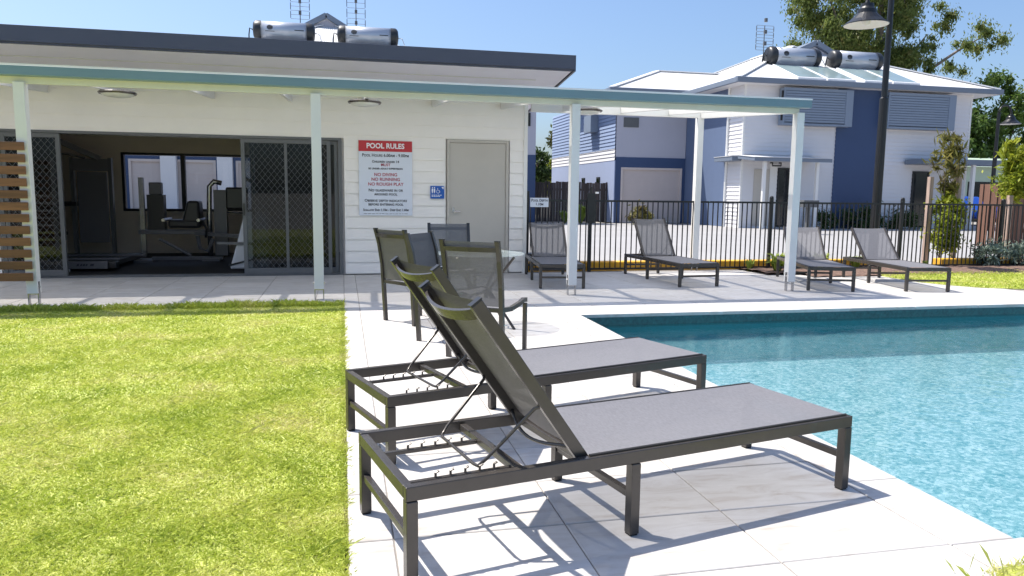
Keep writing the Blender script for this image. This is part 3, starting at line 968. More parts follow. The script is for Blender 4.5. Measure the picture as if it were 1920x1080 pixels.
lounger('second dark sling sun lounger, just behind the nearest one', (.19, 3.44), R(17.6), 55)
lounger('grey sun lounger in front of the pool fence near the gym corner', (2.86, 11.72), R(-97.5), 44, sx=.92, back='sling_sheer')
lounger('grey sun lounger under the pergola between the third and last posts', (4.52, 11.62), R(-86.5), 53, sx=.92, back='sling_sheer')
lounger('grey sun lounger half hidden behind the rightmost front pergola post', (6.90, 10.94), R(-109.3), 42, sx=.92, back='sling_grey')
lounger('rightmost grey sun lounger beside the small lawn strip', (7.97, 10.73), R(-100.4), 41, sx=.92, back='sling_grey')

# ------------------------------------------------------------------ dining chairs and table
def chair(label, loc, face, group='chairs round the table', mt='sling_brown'):
    """local: +y is the facing direction, origin on the floor under the seat centre"""
    rz = math.atan2(face[1], face[0]) - math.pi / 2
    t = thing('dining_chair', label, 'chair', (loc[0], loc[1], 0), rz, group)
    W = .50
    prof = [(-.20, .0), (-.215, .25), (-.225, .43), (-.235, .58), (-.27, .78), (-.315, .93)]
    for s in (-1, 1):
        x = s * (W / 2 - .017)
        b = MB()
        for (y0, z0), (y1, z1) in zip(prof[:-1], prof[1:]):
            b.hexa([(x - .017, y0 - .017, z0), (x + .017, y0 - .017, z0), (x + .017, y0 + .017, z0), (x - .017, y0 + .017, z0), (x - .017, y1 - .017, z1), (x + .017, y1 - .017, z1), (x + .017, y1 + .017, z1), (x - .017, y1 + .017, z1)])
        l_ = b.build('back_leg', 'bronze', t)
        MB().box(x - .018, x + .018, -.333, -.297, .93, .937).build('end_cap', 'black_metal', l_)
        b = MB(); b.box(x - .016, x + .016, .225, .257, 0, .405); b.build('front_leg', 'bronze', t, .004)
        pr_ = [(-.215, .405), (-.05, .395), (.12, .415), (.20, .435), (.258, .43)]
        b = MB()
        for (y0, z0), (y1, z1) in zip(pr_[:-1], pr_[1:]):
            b.hexa([(x - .014, y0, z0 - .018), (x + .014, y0, z0 - .018), (x + .014, y1, z1 - .018), (x - .014, y1, z1 - .018), (x - .014, y0, z0 + .018), (x + .014, y0, z0 + .018), (x + .014, y1, z1 + .018), (x - .014, y1, z1 + .018)])
        b.build('seat_rail', 'bronze', t)
    b = MB(); b.box(-W / 2 + .035, W / 2 - .035, -.235, -.21, .385, .42); b.build('rear_rail', 'bronze', t, .004)
    b = MB(); b.box(-W / 2 + .035, W / 2 - .035, .235, .255, .395, .42); b.build('front_rail', 'bronze', t, .004)
    b = MB(); n_ = 10; rg = []
    for i in range(n_ + 1):
        v_ = i / n_; rg.append((-W / 2 + .034 + (W - .068) * v_, -.30 - .03 * math.sin(math.pi * v_)))
    for (x0, y0), (x1, y1) in zip(rg[:-1], rg[1:]):
        b.hexa([(x0, y0 - .012, .85), (x1, y1 - .012, .85), (x1, y1, .85), (x0, y0, .85), (x0, y0 - .018, .885), (x1, y1 - .018, .885), (x1, y1 - .006, .885), (x0, y0 - .006, .885)])
    b.build('curved_brace', 'bronze', t)
    b = MB(); rows = [(-.224, .43), (-.235, .58), (-.27, .78), (-.312, .925)]
    for (y, z) in rows:
        for j in range(7): b.v.append((-W / 2 + .03 + (W - .06) * j / 6, y - .0 - .012 * math.sin(math.pi * j / 6), z))
    for i in range(len(rows) - 1):
        for j in range(6): q = i * 7 + j; b.f.append((q, q + 1, q + 8, q + 7))
    b.build('backrest_sling', mt, t, smooth=True)
    b = MB(); rows = [(-.2, .415), (-.05, .40), (.12, .42), (.20, .445), (.25, .435)]
    for (y, z) in rows:
        for j in range(7): b.v.append((-W / 2 + .025 + (W - .05) * j / 6, y, z - .02 * math.sin(math.pi * j / 6)))
    for i in range(len(rows) - 1):
        for j in range(6): q = i * 7 + j; b.f.append((q, q + 1, q + 8, q + 7))
    b.build('seat_sling', 'sling_grey', t, smooth=True)
    return t
def at_back(c, f, d=.2): 
    l = math.hypot(*f); return (c[0] + f[0] / l * d, c[1] + f[1] / l * d)
chair('dark mesh dining chair nearest the sun loungers, seen from behind', at_back((.99, 5.65), (.59, .81)), (.59, .81), mt='sling_sheer')
chair('dark mesh dining chair farthest left at the table, back to the lawn', at_back((.535, 7.39), (.84, .54)), (.84, .54))
chair('dark mesh dining chair on the far side of the table before the beige door', at_back((1.22, 8.75), (-.02, -1)), (-.02, -1), mt='sling_sheer')
chair('dark mesh dining chair tucked in on the left of the glass table', at_back((.76, 6.66), (.84, -.54)), (.84, -.54))
t = thing('glass_table', 'round glass topped patio table among the dining chairs', 'table', (1.30, 7.15, 0))
MB().lathe([(0, .715), (.425, .715), (.432, .709), (.425, .703), (0, .703)], 48).build('table_top', 'table_glass', t, smooth=False)
for k in range(4):
    a = R(45 + 90 * k); c_, s_ = math.cos(a), math.sin(a)
    MB().tube([(.385 * c_, .385 * s_, .69), (.10 * c_, .10 * s_, .36), (.40 * c_, .40 * s_, .0)], .014, 8).build('leg', 'bronze', t)
MB().lathe([(.11, .36), (.118, .352), (.11, .344), (.102, .352), (.11, .36)], 24).build('centre_ring', 'bronze', t, smooth=True)

# ------------------------------------------------------------------ pool fence and gate
FY = 12.03
fence = thing('pool_fence', 'long black tubular pool fence behind the sun loungers', 'fence', (4.05, FY, 0))
pk = MB().box(-.008, .008, -.008, .008, .03, 1.19).mesh('picket', 'black_metal')
posts = [4.05, 7.42, 10.12, 12.36, 14.4, 16.4]
for X in posts:
    p_ = MB().box(X - 4.05 - .028, X - 4.05 + .028, -.028, .028, 0, 1.27 if X != 4.05 else 1.24).build('post', 'black_metal', fence, .004)
    MB().lathe([(.0, 1.31), (.022, 1.305), (.034, 1.285), (.034, 1.27), (0, 1.27)], 12, (X - 4.05, 0, 0)).build('cap', 'black_metal', p_)
for a, c in zip(posts[:-1], posts[1:]):
    for z in (.045, 1.19):
        MB().box(a - 4.05 + .03, c - 4.05 - .03, -.018, .018, z - .016, z + .016).build('rail', 'black_metal', fence)
    n_ = int(round((c - a) / .094))
    for k in range(1, n_): inst('picket', pk, fence, (a - 4.05 + (c - a) * k / n_, 0, 0))
gate = thing('pool_gate', 'black self closing pool gate beside the gym corner', 'gate', (2.96, FY, 0))
MB().box(-.03, .03, -.03, .03, 0, 1.34).build('post', 'black_metal', gate, .004)
for z in (.055, 1.19):
    MB().box(.05, 1.03, -.018, .018, z - .02, z + .02).build('rail', 'black_metal', gate)
for k in range(11): inst('picket', pk, gate, (.06 + k * .096, 0, 0))
MB().box(1.02, 1.16, -.05, -.03, .82, 1.32).build('latch_shield', 'black_metal', gate, .006)
lt = MB().tube([(1.09, -.03, 1.12), (1.09, -.03, 1.42)], .02, 10).build('latch', 'black_metal', gate)
MB().lathe([(0, .0), (.028, .0), (.028, .03), (0, .03)], 14, (1.19, -.045, 1.31)).build('latch_knob', 'ink_white', lt)
sg3 = thing('pool_depth_sign', 'small white pool depth sign hung on the black pool gate', 'sign', (3.16, FY - .03, 1.155))
MB().box(-.155, .155, 0, .006, -.075, .075).build('board', 'sign_white', sg3)
text('Pool Depth', .062, 'ink', sg3, (0, -.002, .033), bold=.0012, small=True, xs=.9)
text('1.10m', .058, 'ink', sg3, (0, -.002, -.03), bold=.0012, small=True)

# ------------------------------------------------------------------ houses
def siding(mb, a, c, z0, z1, n, step=.17, lap=.035):
    """lapped boards on a wall from a to c (xy), outward normal n (xy)"""
    z = z0
    while z < z1 - .01:
        zt = min(z + step, z1)
        p = lambda q, z_, k: (q[0] + n[0] * k, q[1] + n[1] * k, z_)
        mb.quad(p(a, z, lap), p(c, z, lap), p(c, zt, .004), p(a, zt, .004))
        mb.quad(p(a, z, lap), p(c, z, lap), p(c, z, .0), p(a, z, .0))
        z = zt
    return mb
def loc(mb, o):
    l = o.location; mb.v = [(p[0] - l[0], p[1] - l[1], p[2] - l[2]) for p in mb.v]; return mb
def hp(h, mb, name, mt, bevel=0, parent=None):
    return loc(mb, h).build(name, mt, parent or h, bevel)
def hip_roof(h, x0, x1, y0, y1, z, pitch, name='roof', ridge_cap=True):
    d = min(x1 - x0, y1 - y0) / 2; zr = z + pitch * d
    if x1 - x0 > y1 - y0: ra, rb = (x0 + d, (y0 + y1) / 2, zr), (x1 - d, (y0 + y1) / 2, zr)
    else: ra, rb = ((x0 + x1) / 2, y0 + d, zr), ((x0 + x1) / 2, y1 - d, zr)
    A, B_, C_, D = (x0, y0, z), (x1, y0, z), (x1, y1, z), (x0, y1, z)
    b = MB()
    if x1 - x0 > y1 - y0:
        b.quad(A, B_, rb, ra); b.quad(B_, C_, rb); b.quad(C_, D, ra, rb); b.quad(D, A, ra)
    else:
        b.quad(A, B_, ra); b.quad(B_, C_, rb, ra); b.quad(C_, D, rb); b.quad(D, A, ra, rb)
    r_ = hp(h, b, name, 'corrugated')
    b = MB()
    for p, q in ((A, ra), (B_, rb if x1 - x0 > y1 - y0 else ra), (C_, rb), (D, ra if x1 - x0 > y1 - y0 else rb), (ra, rb)):
        p = Vector(p) + Vector((0, 0, .03)); q = Vector(q) + Vector((0, 0, .03)); b.bar(p, q, .28, .05)
    hp(h, b, 'ridge_capping', 'zinc_white', 0, r_)
    b = MB(); t = .09
    b.box(x0 - t, x1 + t, y0 - t, y0, z - .2, z + .02); b.box(x0 - t, x1 + t, y1, y1 + t, z - .2, z + .02); b.box(x0 - t, x0, y0, y1, z - .2, z + .02); b.box(x1, x1 + t, y0, y1, z - .2, z + .02)
    hp(h, b, 'gutter', 'roof_grey', .02, r_)
    b = MB(); b.box(x0, x1, y0, y1, z - .2, z - .17); hp(h, b, 'eave_lining', 'white_board', 0, r_)
    return r_
def garage_door(h, x0, x1, y, zt):
    b = MB(); siding(b, (x0, y), (x1, y), 0, zt, (0, -1), .14, .03); hp(h, b, 'garage_door', 'roller')
    b = MB(); b.box(x0 - .1, x0, y - .1, y + .02, 0, zt + .1); b.box(x1, x1 + .1, y - .1, y + .02, 0, zt + .1); b.box(x0, x1, y - .1, y + .02, zt, zt + .1)
    hp(h, b, 'garage_surround', 'roller')
def window(h, x0, x1, y, z0, z1, fr='black_metal', glass='dark_glass'):
    b = MB(); t = .06
    b.box(x0, x0 + t, y - .05, y + .02, z0, z1); b.box(x1 - t, x1, y - .05, y + .02, z0, z1); b.box(x0 + t, x1 - t, y - .05, y + .02, z1 - t, z1); b.box(x0 + t, x1 - t, y - .05, y + .02, z0, z0 + t)
    f = hp(h, b, 'window', fr)
    b = MB(); b.box(x0 + t, x1 - t, y - .02, y - .01, z0 + t, z1 - t); hp(h, b, 'pane', glass, 0, f)
# --- the townhouse pair on the right
h2 = thing('townhouse', 'two storey white and navy townhouse with pale hip roof at right', 'house', (16.23, 28.7, 0))
XL, XR, YF, YB, ZE = 16.23, 27.3, 28.7, 44.0, 5.9
b = MB(); b.box(XL + .03, XR - .03, YF + .03, YB, 0, ZE); hp(h2, b, 'wall', 'white_board')
for xa, xb in ((XL, 20.55), (22.95, XR)):
    b = MB(); siding(b, (xa, YF), (xb, YF), 0, ZE, (0, -1)); hp(h2, b, 'weatherboard_front', 'white_board')
b = MB(); siding(b, (XL, 29.85), (XL, YF), 0, ZE, (-1, 0)); hp(h2, b, 'weatherboard_side', 'white_board')
b = MB(); b.box(XL - .02, XL + .02, 29.95, 34.0, 0, ZE); hp(h2, b, 'side_wall', 'side_blue')
b = MB(); b.tube([(XL - .06, 29.9, 0), (XL - .06, 29.9, ZE)], .06, 8); hp(h2, b, 'downpipe', 'white_paint')
b = MB(); b.box(20.55, 22.95, YF - .06, YF + .02, 0, ZE - .01); hp(h2, b, 'navy_panel', 'navy_paint')
for xa in (XR - .06, XL - .03):
    b = MB(); b.box(xa, xa + .09, YF - .03, YF + .06, 0, ZE); hp(h2, b, 'corner_trim', 'white_paint')
for x0, x1 in ((17.75, 21.0), (22.72, 26.1)):
    y0 = 28.25
    b = MB(); b.box(x0, x0 + .06, y0, YF - .08, 4.27, 5.78); b.box(x1 - .35, x1, y0, YF - .08, 4.27, 5.78); b.box(x0 + .06, x1 - .35, y0, YF - .08, 4.27, 4.36); b.box(x0 + .06, x1 - .35, y0, YF - .08, 5.70, 5.78); b.box(x0 + .06, x1 - .35, YF - .2, YF - .08, 4.36, 5.7)
    s_ = hp(h2, b, 'window_hood', 'grey_louvre', .01)
    b = MB(); z = 4.40
    while z < 5.68:
        b.hexa([(x0 + .06, y0 + .02, z), (x1 - .35, y0 + .02, z), (x1 - .35, y0 + .09, z + .03), (x0 + .06, y0 + .09, z + .03), (x0 + .06, y0 + .02, z + .088), (x1 - .35, y0 + .02, z + .088), (x1 - .35, y0 + .09, z + .115), (x0 + .06, y0 + .09, z + .115)]); z += .105
    k = hp(h2, b, 'louvre_blades', 'grey_louvre', 0, s_); k['kind'] = 'stuff'
    b = MB()
    for zz in (4.45, 5.35): b.box(x0 - .07, x0, y0 + .05, y0 + .1, zz, zz + .3)
    hp(h2, b, 'bracket', 'black_metal', 0, s_)
hip_roof(h2, 15.62, 28.3, 28.2, 44.6, 6.08, .42)
# porch awning left
b = MB(); b.hexa([(16.0, 27.3, 2.72), (19.5, 27.3, 2.72), (19.5, 28.66, 2.86), (16.0, 28.66, 2.86), (16.0, 27.3, 2.86), (19.5, 27.3, 2.86), (19.5, 28.66, 3.0), (16.0, 28.66, 3.0)]); b.box(15.75, 16.18, 28.66, 30.2, 2.78, 2.96)
aw = hp(h2, b, 'porch_awning', 'roof_grey', .01)
b = MB(); b.hexa([(15.98, 27.28, 2.865), (19.52, 27.28, 2.865), (19.52, 28.66, 3.005), (15.98, 28.66, 3.005), (15.98, 27.28, 2.885), (19.52, 27.28, 2.885), (19.52, 28.66, 3.025), (15.98, 28.66, 3.025)]); b.box(15.73, 16.18, 28.66, 30.2, 2.965, 2.985); hp(h2, b, 'awning_sheet', 'corrugated', 0, aw)
for X in (16.6, 19.0):
    b = MB(); b.box(X - .06, X + .06, 27.5, 27.62, 0, 2.72); hp(h2, b, 'porch_post', 'white_paint', 0, aw)
b = MB(); b.box(16.8, 17.5, YF - .06, YF - .03, .1, 2.45); dr = hp(h2, b, 'door', 'cream_door')
b = MB(); b.box(17.52, 17.86, YF - .06, YF - .03, 0, 2.7); hp(h2, b, 'door_pillar', 'white_paint')
window(h2, 17.9, 18.75, YF - .03, .05, 2.52)
b = MB(); b.tube([(17.5, YF - .1, 2.72), (17.5, YF - .25, 2.72), (17.5, YF - .25, 2.6), (17.9, YF - .25, 2.6), (17.9, YF - .25, 2.72), (17.9, YF - .1, 2.72)], .03, 6); hp(h2, b, 'porch_light', 'black_metal')
# awning right and its entry
b = MB(); b.box(24.0, 28.9, 27.5, 28.6, 2.78, 3.0); aw = hp(h2, b, 'entry_awning', 'roof_grey', .01)
for X in (25.4, 26.7, 28.4):
    b = MB(); b.box(X - .07, X + .07, 27.6, 27.74, 0, 2.78); hp(h2, b, 'porch_post', 'white_paint', 0, aw)
window(h2, 24.5, 25.35, YF - .03, .05, 2.5)
b = MB(); b.box(26.1, 26.9, YF - .06, YF - .03, .1, 2.45); hp(h2, b, 'door', 'roller')
b = MB(); b.box(27.3, 28.9, 31, 31.4, 4.9, 5.1); hp(h2, b, 'window_shade', 'roof_grey')
# --- garage house behind left of it
h1 = thing('townhouse', 'grey and navy townhouse with beige garage door and blue side wall', 'house', (12.62, 34.0, 0))
b = MB(); b.box(12.65, 16.2, 34.0, 45, 3.1, 6.0); hp(h1, b, 'upper_wall', 'grey_render')
b = MB(); b.box(12.65, 13.0, 33.97, 45, 0, 3.1); b.box(13.0, 16.0, 33.97, 34.2, 2.56, 3.1); b.box(16.0, 16.2, 33.97, 45, 0, 3.1); hp(h1, b, 'lower_wall', 'navy_paint')
garage_door(h1, 13.02, 15.95, 34.06, 2.52)
b = MB(); b.box(12.60, 12.648, 34.0, 45, 0, 2.95); hp(h1, b, 'lower_side_wall', 'pale_blue_paint')
b = MB(); siding(b, (12.62, 45), (12.62, 34.0), 2.95, 3.5, (-1, 0)); hp(h1, b, 'white_side_boards', 'white_board')
b = MB(); siding(b, (12.62, 45), (12.62, 34.0), 3.5, 6.0, (-1, 0)); hp(h1, b, 'blue_side_boards', 'blue_board')
b = MB(); b.box(12.2, 12.6, 36.5, 37.6, 4.45, 5.3); hp(h1, b, 'window_hood', 'grey_louvre')
for y0 in (36.0, 38.4):
    b = MB(); b.box(12.56, 12.6, y0, y0 + .5, 1.6, 2.2); f = hp(h1, b, 'window', 'black_metal')
    b = MB(); b.box(12.553, 12.559, y0 + .07, y0 + .43, 1.67, 2.13); hp(h1, b, 'pane', 'pane_glass', 0, f)
b = MB(); b.box(13.0, 13.75, 33.96, 34.0, 4.5, 4.95); hp(h1, b, 'vent_grille', 'grey_frame')
hip_roof(h1, 12.1, 25.0, 33.35, 41.2, 6.2, .38)
# --- house behind the gym
h0 = thing('townhouse', 'grey and navy house mostly hidden behind the gym roof', 'house', (8.73, 34.0, 0))
b = MB(); b.box(-14, 8.73, 34.0, 45, 3.1, 6.35); hp(h0, b, 'upper_wall', 'grey_render')
b = MB(); b.box(-14, -8.6, 33.97, 34.3, 0, 3.1); b.box(-8.6, 8.73, 33.97, 34.3, 2.56, 3.1)
for x0, x1 in ((-5.2, -4.4), (-1.4, 1.2), (4.2, 5.0), (8.05, 8.73)): b.box(x0, x1, 33.97, 34.3, 0, 2.56)
b.box(8.5, 8.73, 34.3, 45, 0, 3.1); hp(h0, b, 'lower_wall', 'navy_paint')
for x0, x1 in ((-8.6, -5.2), (-4.4, -1.4), (1.2, 4.2), (5.0, 8.05)): garage_door(h0, x0 + .1, x1 - .1, 34.06, 2.46)
for X in (-4.8, -9.4, -7.0): 
    b = MB(); b.box(X - .3, X + .3, 33.6, 33.9, 0, 3.0); hp(h0, b, 'pillar', 'white_board')
window(h0, 8.1, 8.45, 33.98, 4.4, 5.0)
hip_roof(h0, -7.0, 6.0, 33.3, 50.0, 6.55, .47)
for xa, xb in ((6.1, 9.1), (-14, -7.1)):
    b = MB(); b.box(xa, xb, 33.4, 45, 6.36, 6.6); hp(h0, b, 'flat_roof', 'roof_grey')
def gablet(h, x, y, z, w_, hgt):
    b = MB(); b.prism([(x - w_ + .25, z), (x + w_ - .25, z), (x, z + hgt - .28)], y + .02, y + .06); g_ = hp(h, b, 'gablet', 'grey_render')
    b = MB(); b.bar((x - w_, y - .05, z - .02), (x, y - .05, z + hgt - .1), .22, .24); b.bar((x + w_, y - .05, z - .02), (x, y - .05, z + hgt - .1), .22, .24); hp(h, b, 'barge_board', 'roof_grey', 0, g_)
    b = MB(); b.quad((x - w_, y - .1, z + .08), (x, y - .1, z + hgt), (x, y + 1.5, z + hgt), (x - w_, y + 1.5, z + .08)); b.quad((x + w_, y - .1, z + .08), (x, y - .1, z + hgt), (x, y + 1.5, z + hgt), (x + w_, y + 1.5, z + .08)); hp(h, b, 'gablet_roof', 'roof_grey', 0, g_)
gablet(h0, -.65, 39.3, 9.15, 1.35, .85)
gablet(h2, 22.35, 33.2, 7.95, 1.6, .85)

# solar water heaters
def heater(label, x, y, z, L_=2.5, r=.43, pitch=.42, panel=True):
    t = thing('solar_water_heater', label, 'water heater', (x, y, z), 0, 'solar water heaters on the roofs')
    MB().lathe([(0.0001, -L_ / 2 + .3), (r, -L_ / 2 + .3), (r, L_ / 2 - .3), (.0001, L_ / 2 - .3)], 32, (0, 0, r + .05), 'x').build('tank', 'tank_silver', t, smooth=False).data.polygons.foreach_set('use_smooth', [True] * 96)
    for s in (-1, 1):
        prof = [(r + .012, s * (L_ / 2 - .33)), (r + .012, s * (L_ / 2 - .12)), (r * .93, s * (L_ / 2 - .05)), (r * .75, s * L_ / 2), (.0001, s * (L_ / 2 + .04))]
        MB().lathe(prof, 32, (0, 0, r + .05), 'x').build('end_cap', 'tank_cap', t, smooth=True)
    b = MB()
    for k in range(3):
        for j in range(3):
            if (k, j) in ((1, 1),): continue
    yy = -r - .004; zc = r + .05
    lg = MB(); lx = -L_ / 2 + .72
    def onc(dx, dz, w_, h_):
        a = math.asin(max(-1, min(1, dz / r)))
        y_ = -math.cos(a) * (r + .006)
        lg.box(lx + dx - w_ / 2, lx + dx + w_ / 2, y_ - .004, y_ + .03, zc + dz - h_ / 2, zc + dz + h_ / 2)
    for q in range(-3, 4):
        hh = .21 * math.sqrt(max(0, 1 - (q / 3.6) ** 2)); onc(q * .036, .07, .026, hh)
    onc(0.0, -.09, .4, .02)
    lg.build('emblem', 'tank_cap', t)
    MB().box(L_ / 2 - .85, L_ / 2 - .45, -r - .008, -r + .02, zc - .02, zc + .015).build('maker_plate', 'tank_cap', t)
    b = MB(); b.tube([(-L_ / 2 - .02, 0, r + .05), (-L_ / 2 - .16, 0, r + .12), (-L_ / 2 - .2, .02, r * .6), (-L_ / 2 - .2, .02, 0)], .03, 6); b.build('pipe', 'tank_cap', t)
    b = MB(); b.tube([(L_ / 2 + .02, 0, r * 1.1), (L_ / 2 + .2, -.05, r), (L_ / 2 + .3, -.15, .1), (L_ / 2 + .2, -.3, -.1)], .018, 6); b.build('hose', 'white_paint', t)
    if panel:
        for k in (0, 1):
            x0 = -L_ / 2 + .05 + k * (L_ / 2 + .12); x1 = x0 + L_ / 2 + .04; y1, y0 = -r - .02, -r - 2.0
            zz = lambda y_: pitch * y_ + .13
            def slab(a0, a1, b0, b1, o0, o1): return [(a0, b0, zz(b0) + o0), (a1, b0, zz(b0) + o0), (a1, b1, zz(b1) + o0), (a0, b1, zz(b1) + o0), (a0, b0, zz(b0) + o1), (a1, b0, zz(b0) + o1), (a1, b1, zz(b1) + o1), (a0, b1, zz(b1) + o1)]
            pn = MB().hexa(slab(x0, x1, y0, y1, 0, .07)).build('collector_frame', 'zinc_white', t)
            MB().hexa(slab(x0 + .07, x1 - .07, y0 + .09, y1 - .05, .068, .08)).build('collector_glass', 'collector', pn)
    return t
kx = 30.5 / 25
heater('left solar water tank on the white townhouse roof', 19.62, 30.75, 7.03, 2.55, .40)
heater('right solar water tank on the white townhouse roof, beside the lamp pole', 22.78, 30.75, 7.03, 2.55, .40)
heater('left solar water tank above the gym roof', -2.42, 36.0, 7.93, 2.62, .40, panel=True, pitch=.47)
heater('right solar water tank above the gym roof', 1.25, 36.0, 7.93, 2.70, .40, panel=True, pitch=.47)
def antenna(label, x, y, z, h, top=1.5, rows=2):
    t = thing('tv_antenna', label, 'antenna', (x, y, z), 0, 'roof antennas')
    MB().tube([(0, 0, 0), (0, 0, h)], .022, 6).build('mast', 'grey_frame', t)
    b = MB(); w_ = .42
    z0 = h - top
    for k in range(9):
        zz = z0 + top * k / 8.
        b.tube([(-w_, -.05, zz), (w_, -.05, zz)], .009, 5)
    for x_ in (-w_, w_):
        for k in range(4): b.tube([(x_, -.05, z0 + top * (k + .08) / 4), (x_, -.05, z0 + top * (k + .9) / 4)], .018, 5)
    for k in range(3): b.box(-.06, .06, -.12, -.03, z0 + .2 + k * .5, z0 + .36 + k * .5)
    b.build('array', 'grey_frame', t)
antenna('left roof antenna rising above the gym roof', -1.78, 37.2, 8.5, 2.2, 1.5)
antenna('right roof antenna rising above the gym roof', .75, 37.2, 8.4, 2.4, 1.9)
antenna('roof antenna on the white townhouse beside its left tank', 18.32, 31.0, 7.2, 1.6, 1.05)

# timber fences, lamp posts, car, far shed
tf = thing('paling_fence', 'dark weathered paling fence between the two houses', 'fence', (8.8, 34.9, 0))
pm = MB().box(-.065, .065, -.01, .01, 0, 1).mesh('paling', 'paling_dark')
x = 0; 
while x < 3.8:
    inst('paling', pm, tf, (x, rng.uniform(-.02, .02), 0), None, (1, 1, 1.9 + rng.uniform(-.05, .04))); x += .14
MB().box(-.05, 3.85, .02, .07, 1.5, 1.6).build('rail', 'paling_dark', tf)
tf = thing('paling_fence', 'reddish brown timber paling fence behind the young tree at right', 'fence', (17.5, 17.0, 0))
pm2 = MB().box(-.056, .056, -.01, .01, 0, 1).mesh('paling', 'paling')
x = 0; k = 0
while x < 6:
    inst('paling', pm2, tf, (x, -.0 - .03 * (k % 2), 0), None, (1, 1, 1.72 + rng.uniform(-.03, .03))); x += .105; k += 1
for k in range(6): inst('paling', pm2, tf, (-.03 * (k % 2), .15 + k * .12, 0), (0, 0, R(90)), (1, 1, 1.72))
MB().box(-.0, 6, .012, .07, .4, .5).build('rail', 'paling', tf); MB().box(-.0, 6, .012, .07, 1.3, 1.4).build('rail', 'paling', tf)
def lamp(label, x, y, h, r0, r1, hx, shade_z, shade_r, d=-1):
    t = thing('street_lamp', label, 'lamp post', (x, y, 0), 0, 'black street lamps')
    MB().tube([(0, 0, 0), (0, 0, h * .62), (0, 0, h * .625), (0, 0, h)], [r0, r0 * .92, r1, r1 * .9], 14).build('pole', 'black_metal', t, smooth=False)
    pts_ = [(0, 0, h)]
    for k in range(1, 11):
        a = R(180 - 18 * k); pts_.append((d * (-hx / 2 * math.cos(a) - (-hx / 2)) if 0 else d * (hx / 2 + hx / 2 * math.cos(a)), 0, h + hx / 2 * math.sin(a)))
    pts_.append((d * hx, 0, shade_z + shade_r * 1.05))
    MB().tube(pts_, r1 * .55, 8).build('arm', 'black_metal', t, smooth=True)
    s_ = shade_r
    sh = MB().lathe([(.08 * s_, 1.1 * s_), (.12 * s_, .98 * s_), (.28 * s_, .95 * s_), (.30 * s_, .80 * s_), (.36 * s_, .72 * s_), (.42 * s_, .68 * s_), (.44 * s_, .50 * s_), (.50 * s_, .44 * s_), (.72 * s_, .22 * s_), (1.0 * s_, 0.02 * s_), (1.0 * s_, -.02 * s_)], 28, (d * hx, 0, shade_z)).build('lamp_shade', 'black_metal', t, smooth=False)
    MB().lathe([(.985 * s_, -.015 * s_), (.6 * s_, .2 * s_), (.0001, .3 * s_)], 28, (d * hx, 0, shade_z)).build('reflector', 'lamp_white', sh, smooth=True)
    MB().lathe([(.0001, -.06 * s_), (.14 * s_, -.02 * s_), (.2 * s_, .12 * s_), (.16 * s_, .28 * s_)], 16, (d * hx, 0, shade_z)).build('bulb_cover', 'lamp_white', sh, smooth=True)
lamp('tall black street lamp with cone shade in front of the white townhouse', 10.02, 12.6, 5.1, .088, .058, .50, 4.48, .395, -1)
lamp('small far street lamp before the trees at right', 27.1, 27.0, 4.95, .09, .07, .62, 4.5, .40, 1)
# far shed and a parked car
t = thing('carport_shed', 'pale green shed wall seen beyond the entry awning', 'shed', (40.6, 39.5, 0))
MB().box(-4, 6, 0, 5, 0, 3.3).build('wall', 'pale_green', t); MB().hexa([(-4.4, -.6, 3.3), (6.4, -.6, 3.3), (6.4, 5.4, 3.3), (-4.4, 5.4, 3.3), (-4.4, 2.3, 4.0), (6.4, 2.3, 4.0), (6.4, 2.5, 4.0), (-4.4, 2.5, 4.0)]).build('roof', 'pale_green', t)
MB().box(-2.8, -.2, -.03, -.005, 0, 2.4).build('door_opening', 'dark_glass', t)
t = thing('parked_car', 'blue hatchback parked beyond the reddish paling fence', 'car', (31.6, 33.5, 0), R(90))
body = [(-2.0, .35), (-2.05, .75), (-1.75, .95), (-1.0, 1.02), (-.45, 1.45), (.9, 1.5), (1.7, 1.05), (1.95, .95), (2.0, .4)]
MB().prism(body, -.82, .82).build('body', 'car_blue', t, .08)
MB().prism([(-.95, 1.03), (-.45, 1.41), (.85, 1.45), (1.5, 1.06)], -.835, .835).build('side_glass', 'dark_glass', t)
for x in (-1.25, 1.25):
    for s in (-1, 1):
        w_ = MB(); w_.tube([(x, s * .70, .31), (x, s * .86, .31)], .31, 20); tw = w_.build('wheel', 'rubber', t)
        w_ = MB(); w_.tube([(x, s * .80, .31), (x, s * .87, .31)], .18, 14); w_.build('rim', 'steel', tw)

# ------------------------------------------------------------------ plants
def leaves(centers, radii, n, size, droop=.3, asp=.4, flat=1.0):
    """n leaf quads spread through ellipsoid clumps"""
    c = np.array(centers, float); r = np.array(radii, float)
    if r.ndim == 1: r = np.c_[r, r, r * flat]
    wgt = r.prod(1) ** (2 / 3.); wgt /= wgt.sum()
    k = nr.choice(len(c), n, p=wgt)
    d = nr.normal(size=(n, 3)); d /= np.linalg.norm(d, axis=1)[:, None]
    rad = np.abs(nr.normal(0, .62, n)).clip(0, 1.7)
    p = c[k] + d * r[k] * rad[:, None]
    a = nr.normal(size=(n, 3)); a[:, 2] -= droop * 2; a /= np.linalg.norm(a, axis=1)[:, None]
    b_ = np.cross(a, nr.normal(size=(n, 3))); b_ /= np.linalg.norm(b_, axis=1)[:, None]
    s_ = size * nr.uniform(.6, 1.35, n)[:, None]
    v = np.empty((n, 4, 3)); v[:, 0] = p - a * s_; v[:, 1] = p + b_ * s_ * asp; v[:, 2] = p + a * s_; v[:, 3] = p - b_ * s_ * asp
    return v
